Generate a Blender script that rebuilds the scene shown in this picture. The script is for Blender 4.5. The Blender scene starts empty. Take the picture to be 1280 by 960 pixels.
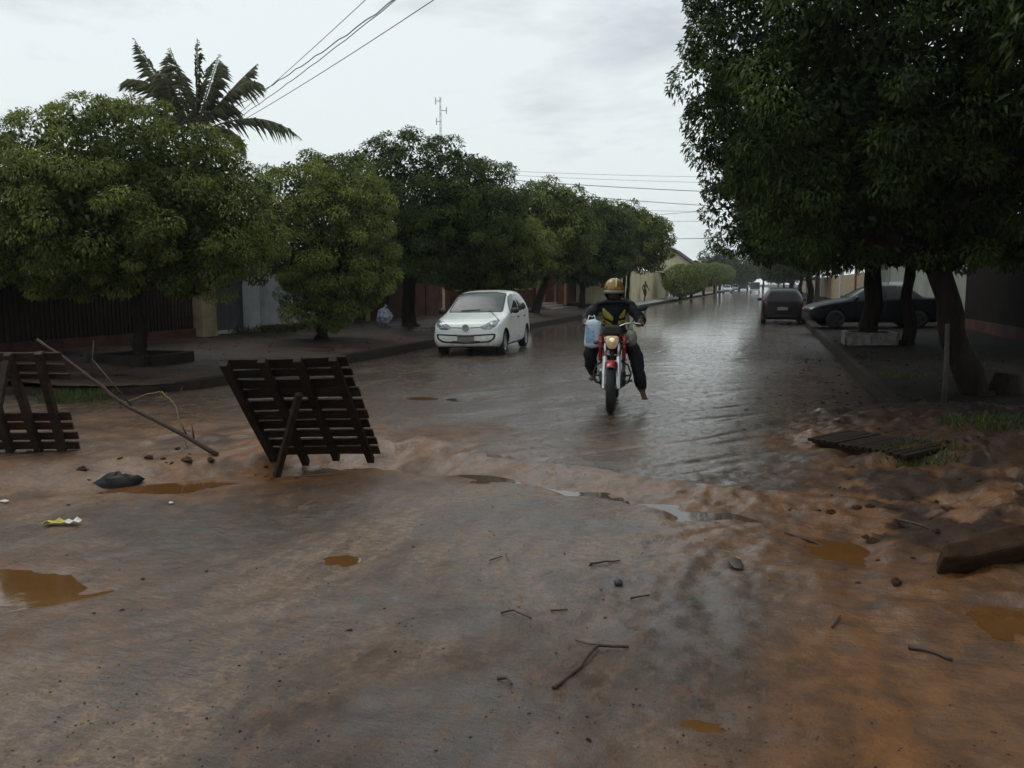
import bpy, bmesh, math, random
import numpy as np
from mathutils import Vector, Matrix, Euler
from mathutils.bvhtree import BVHTree
random.seed(7)
R = math.radians
PI = math.pi

# ------------------------------------------------------------------ camera
sc = bpy.context.scene
CAMH = 1.58
YAW, FPX = R(16.7), 1050.0
PITCH = math.atan(125 / FPX)
cam_d = bpy.data.cameras.new('camera')
cam_d.sensor_fit = 'HORIZONTAL'
cam_d.sensor_width = 36.0
cam_d.lens = 36.0 * FPX / 1280.0
cam_d.clip_start, cam_d.clip_end = 0.05, 6000
cam = bpy.data.objects.new('camera', cam_d)
sc.collection.objects.link(cam)
cam.location = (0, 0, CAMH)
cam.rotation_euler = (PI / 2 - PITCH, 0, YAW)
sc.camera = cam
sc.render.resolution_x, sc.render.resolution_y = 1024, 768

# ------------------------------------------------------------------ sky, sun, exposure
SUN_EL, SUN_AZ = R(58), R(-60)         # azimuth from +Y towards +X
world = bpy.data.worlds.new('World')
sc.world = world
world.use_nodes = True
wn = world.node_tree
wn.nodes.clear()
def wnode(t, **k):
    n = wn.nodes.new(t)
    for a, b in k.items():
        setattr(n, a, b)
    return n
w_out = wnode('ShaderNodeOutputWorld')
w_bg = wnode('ShaderNodeBackground')
w_bg.inputs['Strength'].default_value = 0.1
w_sky = wnode('ShaderNodeTexSky', sky_type='NISHITA', sun_disc=False)
w_sky.sun_elevation, w_sky.sun_rotation = SUN_EL, SUN_AZ
w_sky.air_density, w_sky.dust_density = 1.5, 4.0
w_tc = wnode('ShaderNodeTexCoord')
w_map = wnode('ShaderNodeMapping')
w_map.inputs['Scale'].default_value = (1.0, 1.0, 3.2)
w_map.inputs['Location'].default_value = (0.35, 0.2, 0.1)
w_no = wnode('ShaderNodeTexNoise')
w_no.inputs['Scale'].default_value = 3.1
w_no.inputs['Detail'].default_value = 7
w_no.inputs['Roughness'].default_value = 0.55
w_no.inputs['Distortion'].default_value = 0.25
w_ramp = wnode('ShaderNodeValToRGB')
els = w_ramp.color_ramp.elements
els[0].position, els[0].color = 0.30, (0.52, 0.565, 0.60, 1)
els[1].position, els[1].color = 0.49, (0.80, 0.875, 0.885, 1)
w_sc = wnode('ShaderNodeVectorMath', operation='SCALE')
w_sc.inputs['Scale'].default_value = 11.0
w_mix = wnode('ShaderNodeMix', data_type='RGBA')
w_mix.inputs['Factor'].default_value = 0.90
L = wn.links.new
L(w_tc.outputs['Generated'], w_map.inputs['Vector'])
L(w_map.outputs['Vector'], w_no.inputs['Vector'])
L(w_no.outputs['Fac'], w_ramp.inputs['Fac'])
L(w_ramp.outputs['Color'], w_sc.inputs[0])
L(w_sky.outputs['Color'], w_mix.inputs['A'])
L(w_sc.outputs['Vector'], w_mix.inputs['B'])
L(w_mix.outputs['Result'], w_bg.inputs['Color'])
L(w_bg.outputs['Background'], w_out.inputs['Surface'])

sun_d = bpy.data.lights.new('sun', 'SUN')
sun_d.energy, sun_d.angle, sun_d.color = 0.5, R(25), (1.0, 0.97, 0.92)
sun = bpy.data.objects.new('sun', sun_d)
sc.collection.objects.link(sun)
sdir = Vector((math.sin(SUN_AZ) * math.cos(SUN_EL), math.cos(SUN_AZ) * math.cos(SUN_EL), math.sin(SUN_EL)))
sun.rotation_euler = sdir.to_track_quat('Z', 'Y').to_euler()
sun.location = sdir * 50
vs = sc.view_settings
vs.view_transform, vs.look, vs.gamma, vs.exposure = 'Standard', 'None', 1.0, 0.0
vs.use_curve_mapping = False
try:
    sc.cycles.use_denoising = True
    sc.cycles.max_bounces = 8
    sc.cycles.transparent_max_bounces = 6
    sc.cycles.volume_bounces = 0
except Exception:
    pass

# ------------------------------------------------------------------ pixel -> place helpers
FW = Vector((-math.sin(YAW), math.cos(YAW), 0))
RT = Vector((math.cos(YAW), math.sin(YAW), 0))
UPV = Vector((0, 0, 1))
CF = FW * math.cos(PITCH) - UPV * math.sin(PITCH)
CU = FW * math.sin(PITCH) + UPV * math.cos(PITCH)
C0 = Vector((0, 0, CAMH))
def ray(px, py):
    return CF + RT * ((px - 640) / FPX) - CU * ((py - 480) / FPX)
def P(px, py, z=0.0):
    d = ray(px, py)
    return C0 + d * ((z - CAMH) / d.z)
def PD(px, py, depth):
    d = ray(px, py)
    return C0 + d * (depth / d.dot(FW))
def PX(px, X):                     # where the column px meets the line X = const (horizontal position)
    d = ray(px, 355)
    t = X / d.x
    return Vector((X, d.y * t, 0))
def camdir(deg):
    return RT * math.sin(R(deg)) + FW * math.cos(R(deg))

# ------------------------------------------------------------------ numpy noise
rng = np.random.default_rng(11)
LAT = rng.random((256, 256))
def vnoise(x, y):
    xi, yi = np.floor(x).astype(int), np.floor(y).astype(int)
    fx, fy = x - xi, y - yi
    fx, fy = fx * fx * (3 - 2 * fx), fy * fy * (3 - 2 * fy)
    a, b = LAT[xi & 255, yi & 255], LAT[(xi + 1) & 255, yi & 255]
    c, d = LAT[xi & 255, (yi + 1) & 255], LAT[(xi + 1) & 255, (yi + 1) & 255]
    return (a * (1 - fx) + b * fx) * (1 - fy) + (c * (1 - fx) + d * fx) * fy
def fbm(x, y, s, o=4, g=0.5):
    x, y = np.asarray(x, float) / s, np.asarray(y, float) / s
    t, a, n = 0, 1.0, 0
    for k in range(o):
        t = t + a * vnoise(x + 17.3 * k, y - 9.1 * k); n += a
        x, y = x * 1.97 + 0.31 * y, y * 1.97 - 0.31 * x
        a *= g
    return t / n
def sst(a, b, x):
    t = np.clip((np.asarray(x, float) - a) / (b - a), 0, 1)
    return t * t * (3 - 2 * t)
def catmull(P_, n):
    P_ = np.asarray(P_, float); k = len(P_)
    t = np.linspace(0, k - 1, n); i = np.clip(t.astype(int), 0, k - 2); f = (t - i)[:, None]
    g = lambda j: P_[np.clip(j, 0, k - 1)]
    p0, p1, p2, p3 = g(i - 1), g(i), g(i + 1), g(i + 2)
    m1, m2 = (p2 - p0) * 0.5 * 0.85, (p3 - p1) * 0.5 * 0.85
    return (2 * f ** 3 - 3 * f ** 2 + 1) * p1 + (f ** 3 - 2 * f ** 2 + f) * m1 + (-2 * f ** 3 + 3 * f ** 2) * p2 + (f ** 3 - f ** 2) * m2
def segdist(x, y, pts):
    best = np.full(np.shape(x), 1e9); side = np.zeros(np.shape(x)); run = np.zeros(np.shape(x)); acc = 0
    for (ax, ay), (bx, by) in zip(pts[:-1], pts[1:]):
        dx, dy = bx - ax, by - ay
        l = math.hypot(dx, dy)
        t = np.clip(((x - ax) * dx + (y - ay) * dy) / (l * l), 0, 1)
        d = np.hypot(x - ax - t * dx, y - ay - t * dy)
        s = ((x - ax) * dy - (y - ay) * dx) / l
        m = d < best
        best = np.where(m, d, best); side = np.where(m, s, side); run = np.where(m, acc + t * l, run)
        acc += l
    return best, side, run

# ------------------------------------------------------------------ materials
MATS = {}
def mat(name, col, rough=0.6, metal=0.0, var=0.25, vscale=6.0, bump=0.0, bscale=40.0, spec=0.5, col2=None, rvar=0.0, trans=0.0, emit=None, alpha=1.0, stretch=None, coat=0.0):
    if name in MATS:
        return MATS[name]
    m = bpy.data.materials.new(name)
    m.use_nodes = True
    nt = m.node_tree
    b = nt.nodes['Principled BSDF']
    b.inputs['Roughness'].default_value = rough
    b.inputs['Metallic'].default_value = metal
    b.inputs['Specular IOR Level'].default_value = spec
    b.inputs['Coat Weight'].default_value = coat
    b.inputs['Coat Roughness'].default_value = 0.08
    if trans:
        b.inputs['Transmission Weight'].default_value = trans
    b.inputs['Alpha'].default_value = alpha
    tc = nt.nodes.new('ShaderNodeTexCoord')
    src = tc.outputs['Object']
    if stretch:
        mp = nt.nodes.new('ShaderNodeMapping')
        mp.inputs['Scale'].default_value = stretch
        nt.links.new(src, mp.inputs['Vector']); src = mp.outputs['Vector']
    no = nt.nodes.new('ShaderNodeTexNoise')
    no.inputs['Scale'].default_value = vscale
    no.inputs['Detail'].default_value = 6
    no.inputs['Roughness'].default_value = 0.65
    nt.links.new(src, no.inputs['Vector'])
    rp = nt.nodes.new('ShaderNodeValToRGB')
    c2 = col2 or tuple(c * (1 - var) for c in col)
    c1 = tuple(min(1, c * (1 + var * 0.5)) for c in col) if col2 is None else col
    rp.color_ramp.elements[0].position, rp.color_ramp.elements[0].color = 0.36, (*c2, 1)
    rp.color_ramp.elements[1].position, rp.color_ramp.elements[1].color = 0.64, (*c1, 1)
    nt.links.new(no.outputs['Fac'], rp.inputs['Fac'])
    nt.links.new(rp.outputs['Color'], b.inputs['Base Color'])
    if rvar:
        mr = nt.nodes.new('ShaderNodeMapRange')
        mr.inputs['To Min'].default_value = max(0.02, rough - rvar)
        mr.inputs['To Max'].default_value = min(1, rough + rvar)
        mr.inputs['From Min'].default_value, mr.inputs['From Max'].default_value = 0.3, 0.7
        nt.links.new(no.outputs['Fac'], mr.inputs['Value'])
        nt.links.new(mr.outputs['Result'], b.inputs['Roughness'])
    if bump:
        n2 = nt.nodes.new('ShaderNodeTexNoise')
        n2.inputs['Scale'].default_value = bscale
        n2.inputs['Detail'].default_value = 5
        nt.links.new(src, n2.inputs['Vector'])
        bp = nt.nodes.new('ShaderNodeBump')
        bp.inputs['Strength'].default_value = bump
        bp.inputs['Distance'].default_value = 0.02
        nt.links.new(n2.outputs['Fac'], bp.inputs['Height'])
        nt.links.new(bp.outputs['Normal'], b.inputs['Normal'])
    if emit:
        b.inputs['Emission Color'].default_value = (*emit[:3], 1)
        b.inputs['Emission Strength'].default_value = emit[3]
    MATS[name] = m
    return m

def leaf_mat(name, dark, light, trans=0.22, rough=0.5):
    m = bpy.data.materials.new(name)
    m.use_nodes = True
    nt = m.node_tree
    b = nt.nodes['Principled BSDF']
    at = nt.nodes.new('ShaderNodeAttribute'); at.attribute_name = 'var'
    rp = nt.nodes.new('ShaderNodeValToRGB')
    rp.color_ramp.elements[0].position, rp.color_ramp.elements[0].color = 0.05, (*dark, 1)
    rp.color_ramp.elements[1].position, rp.color_ramp.elements[1].color = 0.95, (*light, 1)
    nt.links.new(at.outputs['Fac'], rp.inputs['Fac'])
    nt.links.new(rp.outputs['Color'], b.inputs['Base Color'])
    b.inputs['Roughness'].default_value = rough
    b.inputs['Specular IOR Level'].default_value = 0.16
    tr = nt.nodes.new('ShaderNodeBsdfTranslucent')
    nt.links.new(rp.outputs['Color'], tr.inputs['Color'])
    mx = nt.nodes.new('ShaderNodeMixShader'); mx.inputs['Fac'].default_value = trans
    out = nt.nodes['Material Output']
    nt.links.new(b.outputs['BSDF'], mx.inputs[1]); nt.links.new(tr.outputs['BSDF'], mx.inputs[2])
    nt.links.new(mx.outputs['Shader'], out.inputs['Surface'])
    return m

# ------------------------------------------------------------------ object helpers
COL = sc.collection
def link(o, parent=None):
    COL.objects.link(o)
    if parent is not None:
        o.parent = parent
    return o
def tag(o, label=None, cat=None, group=None, kind=None):
    if label: o['label'] = label
    if cat: o['category'] = cat
    if group: o['group'] = group
    if kind: o['kind'] = kind
    return o
def empty(name, loc=(0, 0, 0), rz=0.0):
    o = bpy.data.objects.new(name, None)
    o.empty_display_size = 0.2
    o.location = loc
    o.rotation_euler = (0, 0, rz)
    return link(o)
def thing(name, label, cat, loc=(0, 0, 0), rz=0.0, group=None):
    return tag(empty(name, loc, rz), label, cat, group)
def copy_tree(o, parent=None):
    c = o.copy(); COL.objects.link(c); c.parent = parent
    for ch in list(o.children):
        copy_tree(ch, c)
    return c

class MB:
    def __init__(s):
        s.v, s.f = [], []
    def add(s, verts, faces):
        k = len(s.v)
        s.v += [tuple(p) for p in verts]
        s.f += [tuple(i + k for i in f) for f in faces]
        return s
    def box(s, c, size, rot=None):
        hx, hy, hz = size[0] / 2, size[1] / 2, size[2] / 2
        vv = [Vector((x, y, z)) for x in (-hx, hx) for y in (-hy, hy) for z in (-hz, hz)]
        if rot is not None:
            m = Euler(rot).to_matrix()
            vv = [m @ p for p in vv]
        c = Vector(c)
        return s.add([p + c for p in vv], [(0, 1, 3, 2), (4, 6, 7, 5), (0, 4, 5, 1), (2, 3, 7, 6), (0, 2, 6, 4), (1, 5, 7, 3)])
    def bar(s, a, b, w, h=None, up=(0, 0, 1)):
        a, b = Vector(a), Vector(b); h = h or w
        d = (b - a).normalized()
        x = d.cross(Vector(up))
        if x.length < 1e-4: x = d.cross(Vector((1, 0, 0)))
        x.normalize(); y = x.cross(d)
        q = [x * sx * w / 2 + y * sy * h / 2 for sx, sy in ((-1, -1), (1, -1), (1, 1), (-1, 1))]
        return s.add([a + p for p in q] + [b + p for p in q], [(3, 2, 1, 0), (4, 5, 6, 7)] + [(i, (i + 1) % 4, 4 + (i + 1) % 4, 4 + i) for i in range(4)])
    def tube(s, pts, rad, n=8, cap=True, flat=None):
        pts = [Vector(p) for p in pts]
        if not hasattr(rad, '__len__'): rad = [rad] * len(pts)
        k = len(s.v); x = None
        for i, p in enumerate(pts):
            d = (pts[min(i + 1, len(pts) - 1)] - pts[max(i - 1, 0)])
            d = d.normalized() if d.length > 1e-9 else Vector((0, 0, 1))
            if x is None:
                x = d.cross(Vector((0, 0, 1)))
                if x.length < 1e-3: x = d.cross(Vector((1, 0, 0)))
            x = (x - d * x.dot(d)).normalized(); y = d.cross(x)
            fl = flat or 1.0
            for j in range(n):
                t = 2 * PI * j / n
                s.v.append(tuple(p + x * math.cos(t) * rad[i] + y * math.sin(t) * rad[i] * fl))
        for i in range(len(pts) - 1):
            for j in range(n):
                a, b = k + i * n + j, k + i * n + (j + 1) % n
                s.f.append((a, b, b + n, a + n))
        if cap:
            s.f.append(tuple(k + j for j in range(n))[::-1])
            s.f.append(tuple(k + (len(pts) - 1) * n + j for j in range(n)))
        return s
    def lathe(s, prof, c=(0, 0, 0), axis='z', n=24, close=False):
        k = len(s.v); c = Vector(c)
        for r, h in prof:
            for j in range(n):
                t = 2 * PI * j / n
                p = (r * math.cos(t), r * math.sin(t), h)
                if axis == 'y': p = (p[0], p[2], p[1])
                elif axis == 'x': p = (p[2], p[0], p[1])
                s.v.append(tuple(Vector(p) + c))
        m = len(prof)
        for i in range(m - (0 if close else 1)):
            for j in range(n):
                a, b = k + i * n + j, k + i * n + (j + 1) % n
                a2, b2 = k + ((i + 1) % m) * n + j, k + ((i + 1) % m) * n + (j + 1) % n
                s.f.append((a, b, b2, a2))
        return s
    def ell(s, c, r, n=12, m=8, rot=None, noise=0.0, seed=0):
        rr = random.Random(seed); k = len(s.v); c = Vector(c)
        M = Euler(rot).to_matrix() if rot is not None else None
        for i in range(m + 1):
            a = PI * i / m
            for j in range(n):
                t = 2 * PI * j / n
                f = 1 + noise * (rr.random() - 0.5) * 2
                p = Vector((r[0] * math.sin(a) * math.cos(t) * f, r[1] * math.sin(a) * math.sin(t) * f, r[2] * math.cos(a) * f))
                if M is not None: p = M @ p
                s.v.append(tuple(c + p))
        for i in range(m):
            for j in range(n):
                a, b = k + i * n + j, k + i * n + (j + 1) % n
                s.f.append((a, a + n, b + n, b))
        return s
    def prism(s, poly, lo, hi, axis='z'):
        def mk(u, v, w):
            return {'z': (u, v, w), 'y': (u, w, v), 'x': (w, u, v)}[axis]
        n = len(poly)
        vv = [mk(u, v, lo) for u, v in poly] + [mk(u, v, hi) for u, v in poly]
        return s.add(vv, [tuple(range(n))[::-1], tuple(range(n, 2 * n))] + [(i, (i + 1) % n, n + (i + 1) % n, n + i) for i in range(n)])
    def mesh(s, name, m, smooth=False):
        me = bpy.data.meshes.new(name)
        me.from_pydata(s.v, [], s.f)
        me.update()
        bm = bmesh.new(); bm.from_mesh(me)
        bmesh.ops.remove_doubles(bm, verts=bm.verts, dist=1e-6)
        bmesh.ops.recalc_face_normals(bm, faces=bm.faces)
        bm.to_mesh(me); bm.free()
        if smooth:
            me.polygons.foreach_set('use_smooth', [True] * len(me.polygons))
        me.materials.append(m)
        return me
    def build(s, name, m, parent=None, smooth=False, bevel=0.0, angle=None):
        me = s.mesh(name, m, smooth)
        o = link(bpy.data.objects.new(name, me), parent)
        if smooth and angle is not None:
            try:
                me.set_sharp_from_angle(angle=R(angle))
            except Exception:
                pass
        if bevel:
            md = o.modifiers.new('bevel', 'BEVEL'); md.width = bevel; md.segments = 2; md.limit_method = 'ANGLE'
        return o

def np_mesh(name, verts, quads, m, smooth=True, attrs=None, tris=False):
    me = bpy.data.meshes.new(name)
    k = 3 if tris else 4
    nv, nf = len(verts), len(quads)
    me.vertices.add(nv); me.vertices.foreach_set('co', np.ascontiguousarray(verts, dtype=np.float32).ravel())
    me.loops.add(nf * k); me.loops.foreach_set('vertex_index', np.ascontiguousarray(quads, dtype=np.int32).ravel())
    me.polygons.add(nf)
    me.polygons.foreach_set('loop_start', np.arange(nf, dtype=np.int32) * k)
    me.update(calc_edges=True)
    if smooth:
        me.polygons.foreach_set('use_smooth', np.ones(nf, dtype=bool))
    for a, vals in (attrs or {}).items():
        at = me.attributes.new(a, 'FLOAT', 'POINT')
        at.data.foreach_set('value', np.ascontiguousarray(vals, dtype=np.float32))
    me.materials.append(m)
    return me
def grid_quads(nx, ny):
    i, j = np.meshgrid(np.arange(nx - 1), np.arange(ny - 1), indexing='xy')
    a = (j * nx + i).ravel()
    return np.stack([a, a + 1, a + nx + 1, a + nx], 1)

# ------------------------------------------------------------------ ground heights
GUT = [tuple(P(px, py, -0.05))[:2] for px, py in ((1160, 676), (1000, 655), (862, 641), (705, 612), (600, 599), (520, 590), (440, 580))]
GULLY = [(-2.9, 7.0), (-3.6, 6.75), (-4.1, 6.2), (-4.6, 5.75), (-5.4, 5.2), (-6.6, 4.8)]
PALLET_B = [P(335, 570), P(478, 568)]
def height(x, y):
    x, y = np.asarray(x, float), np.asarray(y, float)
    z = -0.02 * np.abs(x + 3.4) * sst(8, 15, y) * (np.abs(x + 3.4) < 9)
    near = 1 - sst(14, 30, np.hypot(x, y)); nf = 1 - 0.93 * sst(6.0, 9.0, np.hypot(x, y))
    z = z + (fbm(x, y, 2.2, 3) - 0.5) * 0.035 * near
    # small crust and ripples of washed-out mud
    rough = 0.35 + 1.0 * sst(0.45, 0.7, fbm(x + 5, y, 1.3, 3))
    lane = np.exp(-((x + 0.35 - 0.02 * y) / 0.75) ** 2)
    z = z + (fbm(x * 1.0, y * 0.75, 0.17, 3) - 0.5) * 0.028 * nf * (0.6 * rough + 1.1 * lane * sst(2, 4, y))
    z = z + (fbm(x + 3.1, y * 1.0, 0.055, 2) - 0.5) * 0.017 * nf * (0.4 * rough + 1.0 * lane)
    # rain-water rills running diagonally
    u = x * 0.62 + y * 0.78; v = -x * 0.78 + y * 0.62
    z = z - 0.012 * np.exp(-((fbm(v, u * 0.18, 0.5, 3) - 0.5) / 0.05) ** 2) * near * sst(-6, -1, x) * (1 - sst(-0.4, 0.5, x))
    # concrete gutter across the junction
    d, s, run = segdist(x, y, GUT)
    wob = (fbm(x, y, 0.6, 3) - 0.5) * 0.12
    dd = d + wob * 0.5
    fade = 1 - sst(0.6, 1.9, x)
    sw = s + wob * 0.8
    ends = 1 - sst(0.0, 0.45, d - np.abs(s))
    prof = np.where(sw < 0, 1 - sst(0.0, 0.16, -sw), 1 - sst(0.02, 0.50, sw) ** 0.85)
    z = z - 0.062 * fade * ends * prof
    z = z + 0.030 * fade * ends * np.exp(-((sw - 0.58) / 0.07) ** 2) - 0.012 * fade * ends * (1 - sst(0.1, 0.6, -sw)) * (sw < 0)
    # gully
    d2, s2, r2 = segdist(x, y, GULLY)
    w2 = (fbm(x, y, 0.5, 3) - 0.5) * 0.5
    z = z - 0.085 * (1 - sst(0.08, 0.48, d2 + w2 * 0.6))
    z = z + 0.06 * np.exp(-((d2 - 0.62 + w2) / 0.22) ** 2) * (0.3 + fbm(x, y, 0.3, 3)) * (s2 > 0) + 0.05 * (1 - sst(0.3, 0.9, d2)) * (fbm(x + 4, y, 0.16, 3) - 0.5)
    # mud around the pallets
    mudz = np.exp(-(((x + 4.6) / 2.6) ** 2 + ((y - 7.3) / 1.1) ** 2))
    z = z + mudz * ((fbm(x, y, 0.45, 4) - 0.42) * 0.17)
    # right-hand bank
    bank = sst(0.2, 2.3, x + (fbm(x, y, 0.9, 3) - 0.5) * 1.3) * sst(3.4, 5.6, y + 0.3 * x) * (1 - sst(11.2, 12.2, y))
    z = z + bank * 0.15 + bank * (np.abs(fbm(x, y, 0.34, 4) - 0.5) * -0.34 + 0.055)
    z = z + sst(-0.2, 1.0, x) * sst(4.3, 6.0, y) * (1 - sst(10.5, 12, y)) * ((fbm(x + 9, y, 0.28, 4) - 0.5) * 0.15 + (fbm(x + 2, y, 0.09, 3) - 0.5) * 0.05)
    for off in (-0.05, 0.62):
        rx_ = x - (off + 0.16 * np.sin(y * 0.9) + 0.05 * y - 0.2 + (fbm(x, y, 1.1, 3) - 0.5) * 0.35)
        z = z + (-0.010 * np.exp(-(rx_ / 0.09) ** 2) + 0.005 * np.exp(-((np.abs(rx_) - 0.15) / 0.05) ** 2)) * sst(1.5, 3, y) * (1 - sst(5.0, 6.2, y)) * (0.5 + fbm(x, y, 0.5, 2))
        z = z + 0.003 * np.exp(-(rx_ / 0.08) ** 2) * np.sin(y * 70) * sst(1.5, 3, y) * (1 - sst(5.0, 6.2, y))
    # shallow pans that hold water
    for cx, cy, rx, ry, dep in PANS:
        q = ((x - cx) / rx) ** 2 + ((y - cy) / ry) ** 2
        z = z - dep * np.exp(-q * 1.4)
    return z
PANS = []
POOLS = (('bright strip of rain water lying at the right end of the gutter', 862, 641, 0.26, 0.13, 0.05, 'c'), ('small pale pool in the middle of the concrete gutter', 705, 612, 0.24, 0.12, 0.045, 'c'),
         ('short wet pool in the gutter near the pallet', 602, 599, 0.16, 0.09, 0.03, 'c'), ('orange muddy pool in the gully in front of the leaning pallet', 290, 588, 0.42, 0.24, 0.07, 'm'),
         ('orange muddy pool at the gully end beside the dark mud lump', 210, 606, 0.40, 0.25, 0.07, 'm'), ('broad orange puddle on the bare road away from the pallets', 5, 732, 0.45, 0.22, 0.045, 'm'),
         ('orange puddle among mud clods on the right bank', 1052, 682, 0.24, 0.28, 0.08, 'm'), ('tiny orange puddle on the flooded lane below the long twig', 873, 900, 0.075, 0.05, 0.025, 'm'),
         ('orange puddle beside the broken kerb slab', 1262, 775, 0.24, 0.22, 0.08, 'm'), ('brown puddle on the road behind the leaning pallet', 525, 494, 0.40, 0.35, 0.04, 'm'),
         ('bright puddle on the road in front of the white hatchback', 580, 496, 0.30, 0.45, 0.04, 'c'), ('thin orange puddle on the sandy streaks', 430, 702, 0.10, 0.12, 0.03, 'm'))
for lab, px, py, rx, ry, dep, kind in POOLS:
    q = P(px, py)
    PANS.append((q.x, q.y, rx, ry, dep))
def gz(x, y):
    return float(height(np.array([x]), np.array([y]))[0])
def G(px, py):                    # point where a pixel's ray meets the built ground
    z = 0.0
    for _ in range(6):
        q = P(px, py, z); z = gz(q.x, q.y)
    return Vector((q.x, q.y, z))

# ------------------------------------------------------------------ ground, road
def ground_mat():
    m = bpy.data.materials.new('wet_muddy_asphalt')
    m.use_nodes = True
    nt = m.node_tree; N = nt.nodes; K = nt.links.new
    b = N['Principled BSDF']
    tc = N.new('ShaderNodeTexCoord')
    def noise(scale, det=6, rough=0.6, st=None, rotz=0.0):
        mp = N.new('ShaderNodeMapping')
        mp.inputs['Scale'].default_value = st or (1, 1, 1)
        mp.inputs['Rotation'].default_value = (0, 0, rotz)
        K(tc.outputs['Object'], mp.inputs['Vector'])
        n = N.new('ShaderNodeTexNoise')
        n.inputs['Scale'].default_value, n.inputs['Detail'].default_value, n.inputs['Roughness'].default_value = scale, det, rough
        K(mp.outputs['Vector'], n.inputs['Vector'])
        return n.outputs['Fac']
    def math_(op, a, b_=None, c=None):
        n = N.new('ShaderNodeMath'); n.operation = op
        for i, v in enumerate((a, b_, c)):
            if v is None: continue
            if isinstance(v, (int, float)): n.inputs[i].default_value = v
            else: K(v, n.inputs[i])
        return n.outputs[0]
    def mixc(f, a, b_):
        n = N.new('ShaderNodeMix'); n.data_type = 'RGBA'
        for s, v in (('Factor', f), ('A', a), ('B', b_)):
            if isinstance(v, tuple): n.inputs[s].default_value = (*v, 1)
            elif isinstance(v, (int, float)): n.inputs[s].default_value = v
            else: K(v, n.inputs[s])
        return n.outputs['Result']
    def attr(a):
        n = N.new('ShaderNodeAttribute'); n.attribute_name = a
        return n.outputs['Fac']
    def mr(v, a, b_, c, d):
        n = N.new('ShaderNodeMapRange')
        n.inputs['From Min'].default_value, n.inputs['From Max'].default_value = a, b_
        n.inputs['To Min'].default_value, n.inputs['To Max'].default_value = c, d
        K(v, n.inputs['Value'])
        return n.outputs['Result']
    n_big, n_mid, n_fine = noise(0.7, 4), noise(5, 6), noise(60, 4)
    n_rill = noise(3.2, 5, 0.6, (1, 0.16, 1), R(-38))
    n_rip = noise(11, 10, 0.74, (1, 0.55, 1), R(-25))
    n_rp2 = noise(24, 6, 0.7, (0.55, 1.25, 1), R(12))
    asph = mixc(mr(n_mid, 0.35, 0.65, 0, 1), (0.042, 0.024, 0.016), (0.100, 0.059, 0.039))
    asph = mixc(mr(n_rip, 0.52, 0.60, 0, 0.7), asph, (0.19, 0.115, 0.075))
    asph = mixc(mr(n_fine, 0.4, 0.7, 0, 0.5), asph, (0.085, 0.062, 0.046))
    mudc = mixc(mr(n_mid, 0.3, 0.7, 0, 1), (0.105, 0.043, 0.013), (0.27, 0.115, 0.034))
    sandc = mixc(mr(n_fine, 0.3, 0.7, 0, 1), (0.19, 0.122, 0.080), (0.36, 0.24, 0.16))
    mudf = math_('MULTIPLY', attr('mud'), mr(n_mid, 0.25, 0.55, 0.55, 1.0))
    sandf = math_('MULTIPLY', attr('sand'), math_('MULTIPLY', mr(n_rill, 0.36, 0.56, 0.3, 1.0), math_('MULTIPLY', mr(n_rip, 0.40, 0.54, 0.4, 1.0), mr(n_rp2, 0.42, 0.54, 0.45, 1.0))))
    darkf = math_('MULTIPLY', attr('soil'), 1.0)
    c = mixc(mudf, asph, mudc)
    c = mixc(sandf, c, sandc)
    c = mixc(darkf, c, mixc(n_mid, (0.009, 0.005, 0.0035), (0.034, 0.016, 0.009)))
    K(c, b.inputs['Base Color'])
    far = attr('far')
    soilf = attr('soil')
    pool = mr(noise(0.95, 6, 0.62, (1, 0.6, 1), R(-30)), 0.40, 0.54, 0.15, 1.0)
    film = math_('MULTIPLY', math_('MINIMUM', math_('ADD', pool, attr('slick')), 1.0), mr(n_rip, 0.62, 0.50, 0.3, 1.0))
    streak = mr(noise(0.9, 6, 0.65, (0.35, 2.2, 1)), 0.40, 0.60, 1.0, 0.72)
    ff = math_('MULTIPLY', math_('MULTIPLY', streak, far), 0.95)
    film = math_('MAXIMUM', film, ff)
    film = math_('MULTIPLY', film, math_('SUBTRACT', 1.0, math_('MULTIPLY', soilf, 0.85)))
    film = math_('MULTIPLY', film, math_('SUBTRACT', 1.0, math_('MULTIPLY', math_('MINIMUM', attr('sand'), 1.0), 0.3)))
    c = mixc(math_('MULTIPLY', film, 0.22), c, (0.03, 0.016, 0.010))
    K(c, b.inputs['Base Color'])
    K(film, b.inputs['Coat Weight'])
    b.inputs['Coat IOR'].default_value = 1.5
    K(math_('ADD', 0.035, math_('MULTIPLY', n_fine, 0.10)), b.inputs['Coat Roughness'])
    K(math_('ADD', 0.42, math_('MULTIPLY', n_fine, 0.25)), b.inputs['Roughness'])
    b.inputs['Specular IOR Level'].default_value = 0.22
    bp = N.new('ShaderNodeBump'); bp.inputs['Strength'].default_value = 0.8; bp.inputs['Distance'].default_value = 0.016
    hh = math_('ADD', math_('ADD', math_('MULTIPLY', noise(28, 5, 0.65), 0.9), math_('ADD', math_('MULTIPLY', n_rip, 1.5), math_('MULTIPLY', n_rp2, 1.1))), math_('MULTIPLY', n_fine, 0.3))
    nearf = math_('SUBTRACT', 1.0, math_('MULTIPLY', far, 0.75))
    K(math_('MULTIPLY', hh, nearf), bp.inputs['Height'])
    K(bp.outputs['Normal'], b.inputs['Normal'])
    b2 = N.new('ShaderNodeBump'); b2.inputs['Strength'].default_value = 0.85; b2.inputs['Distance'].default_value = 0.010
    h2 = math_('ADD', math_('MULTIPLY', noise(16, 4, 0.6, (0.6, 1.2, 1)), 0.9), math_('ADD', math_('MULTIPLY', n_rp2, 0.9), math_('MULTIPLY', n_rip, 0.8)))
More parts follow.
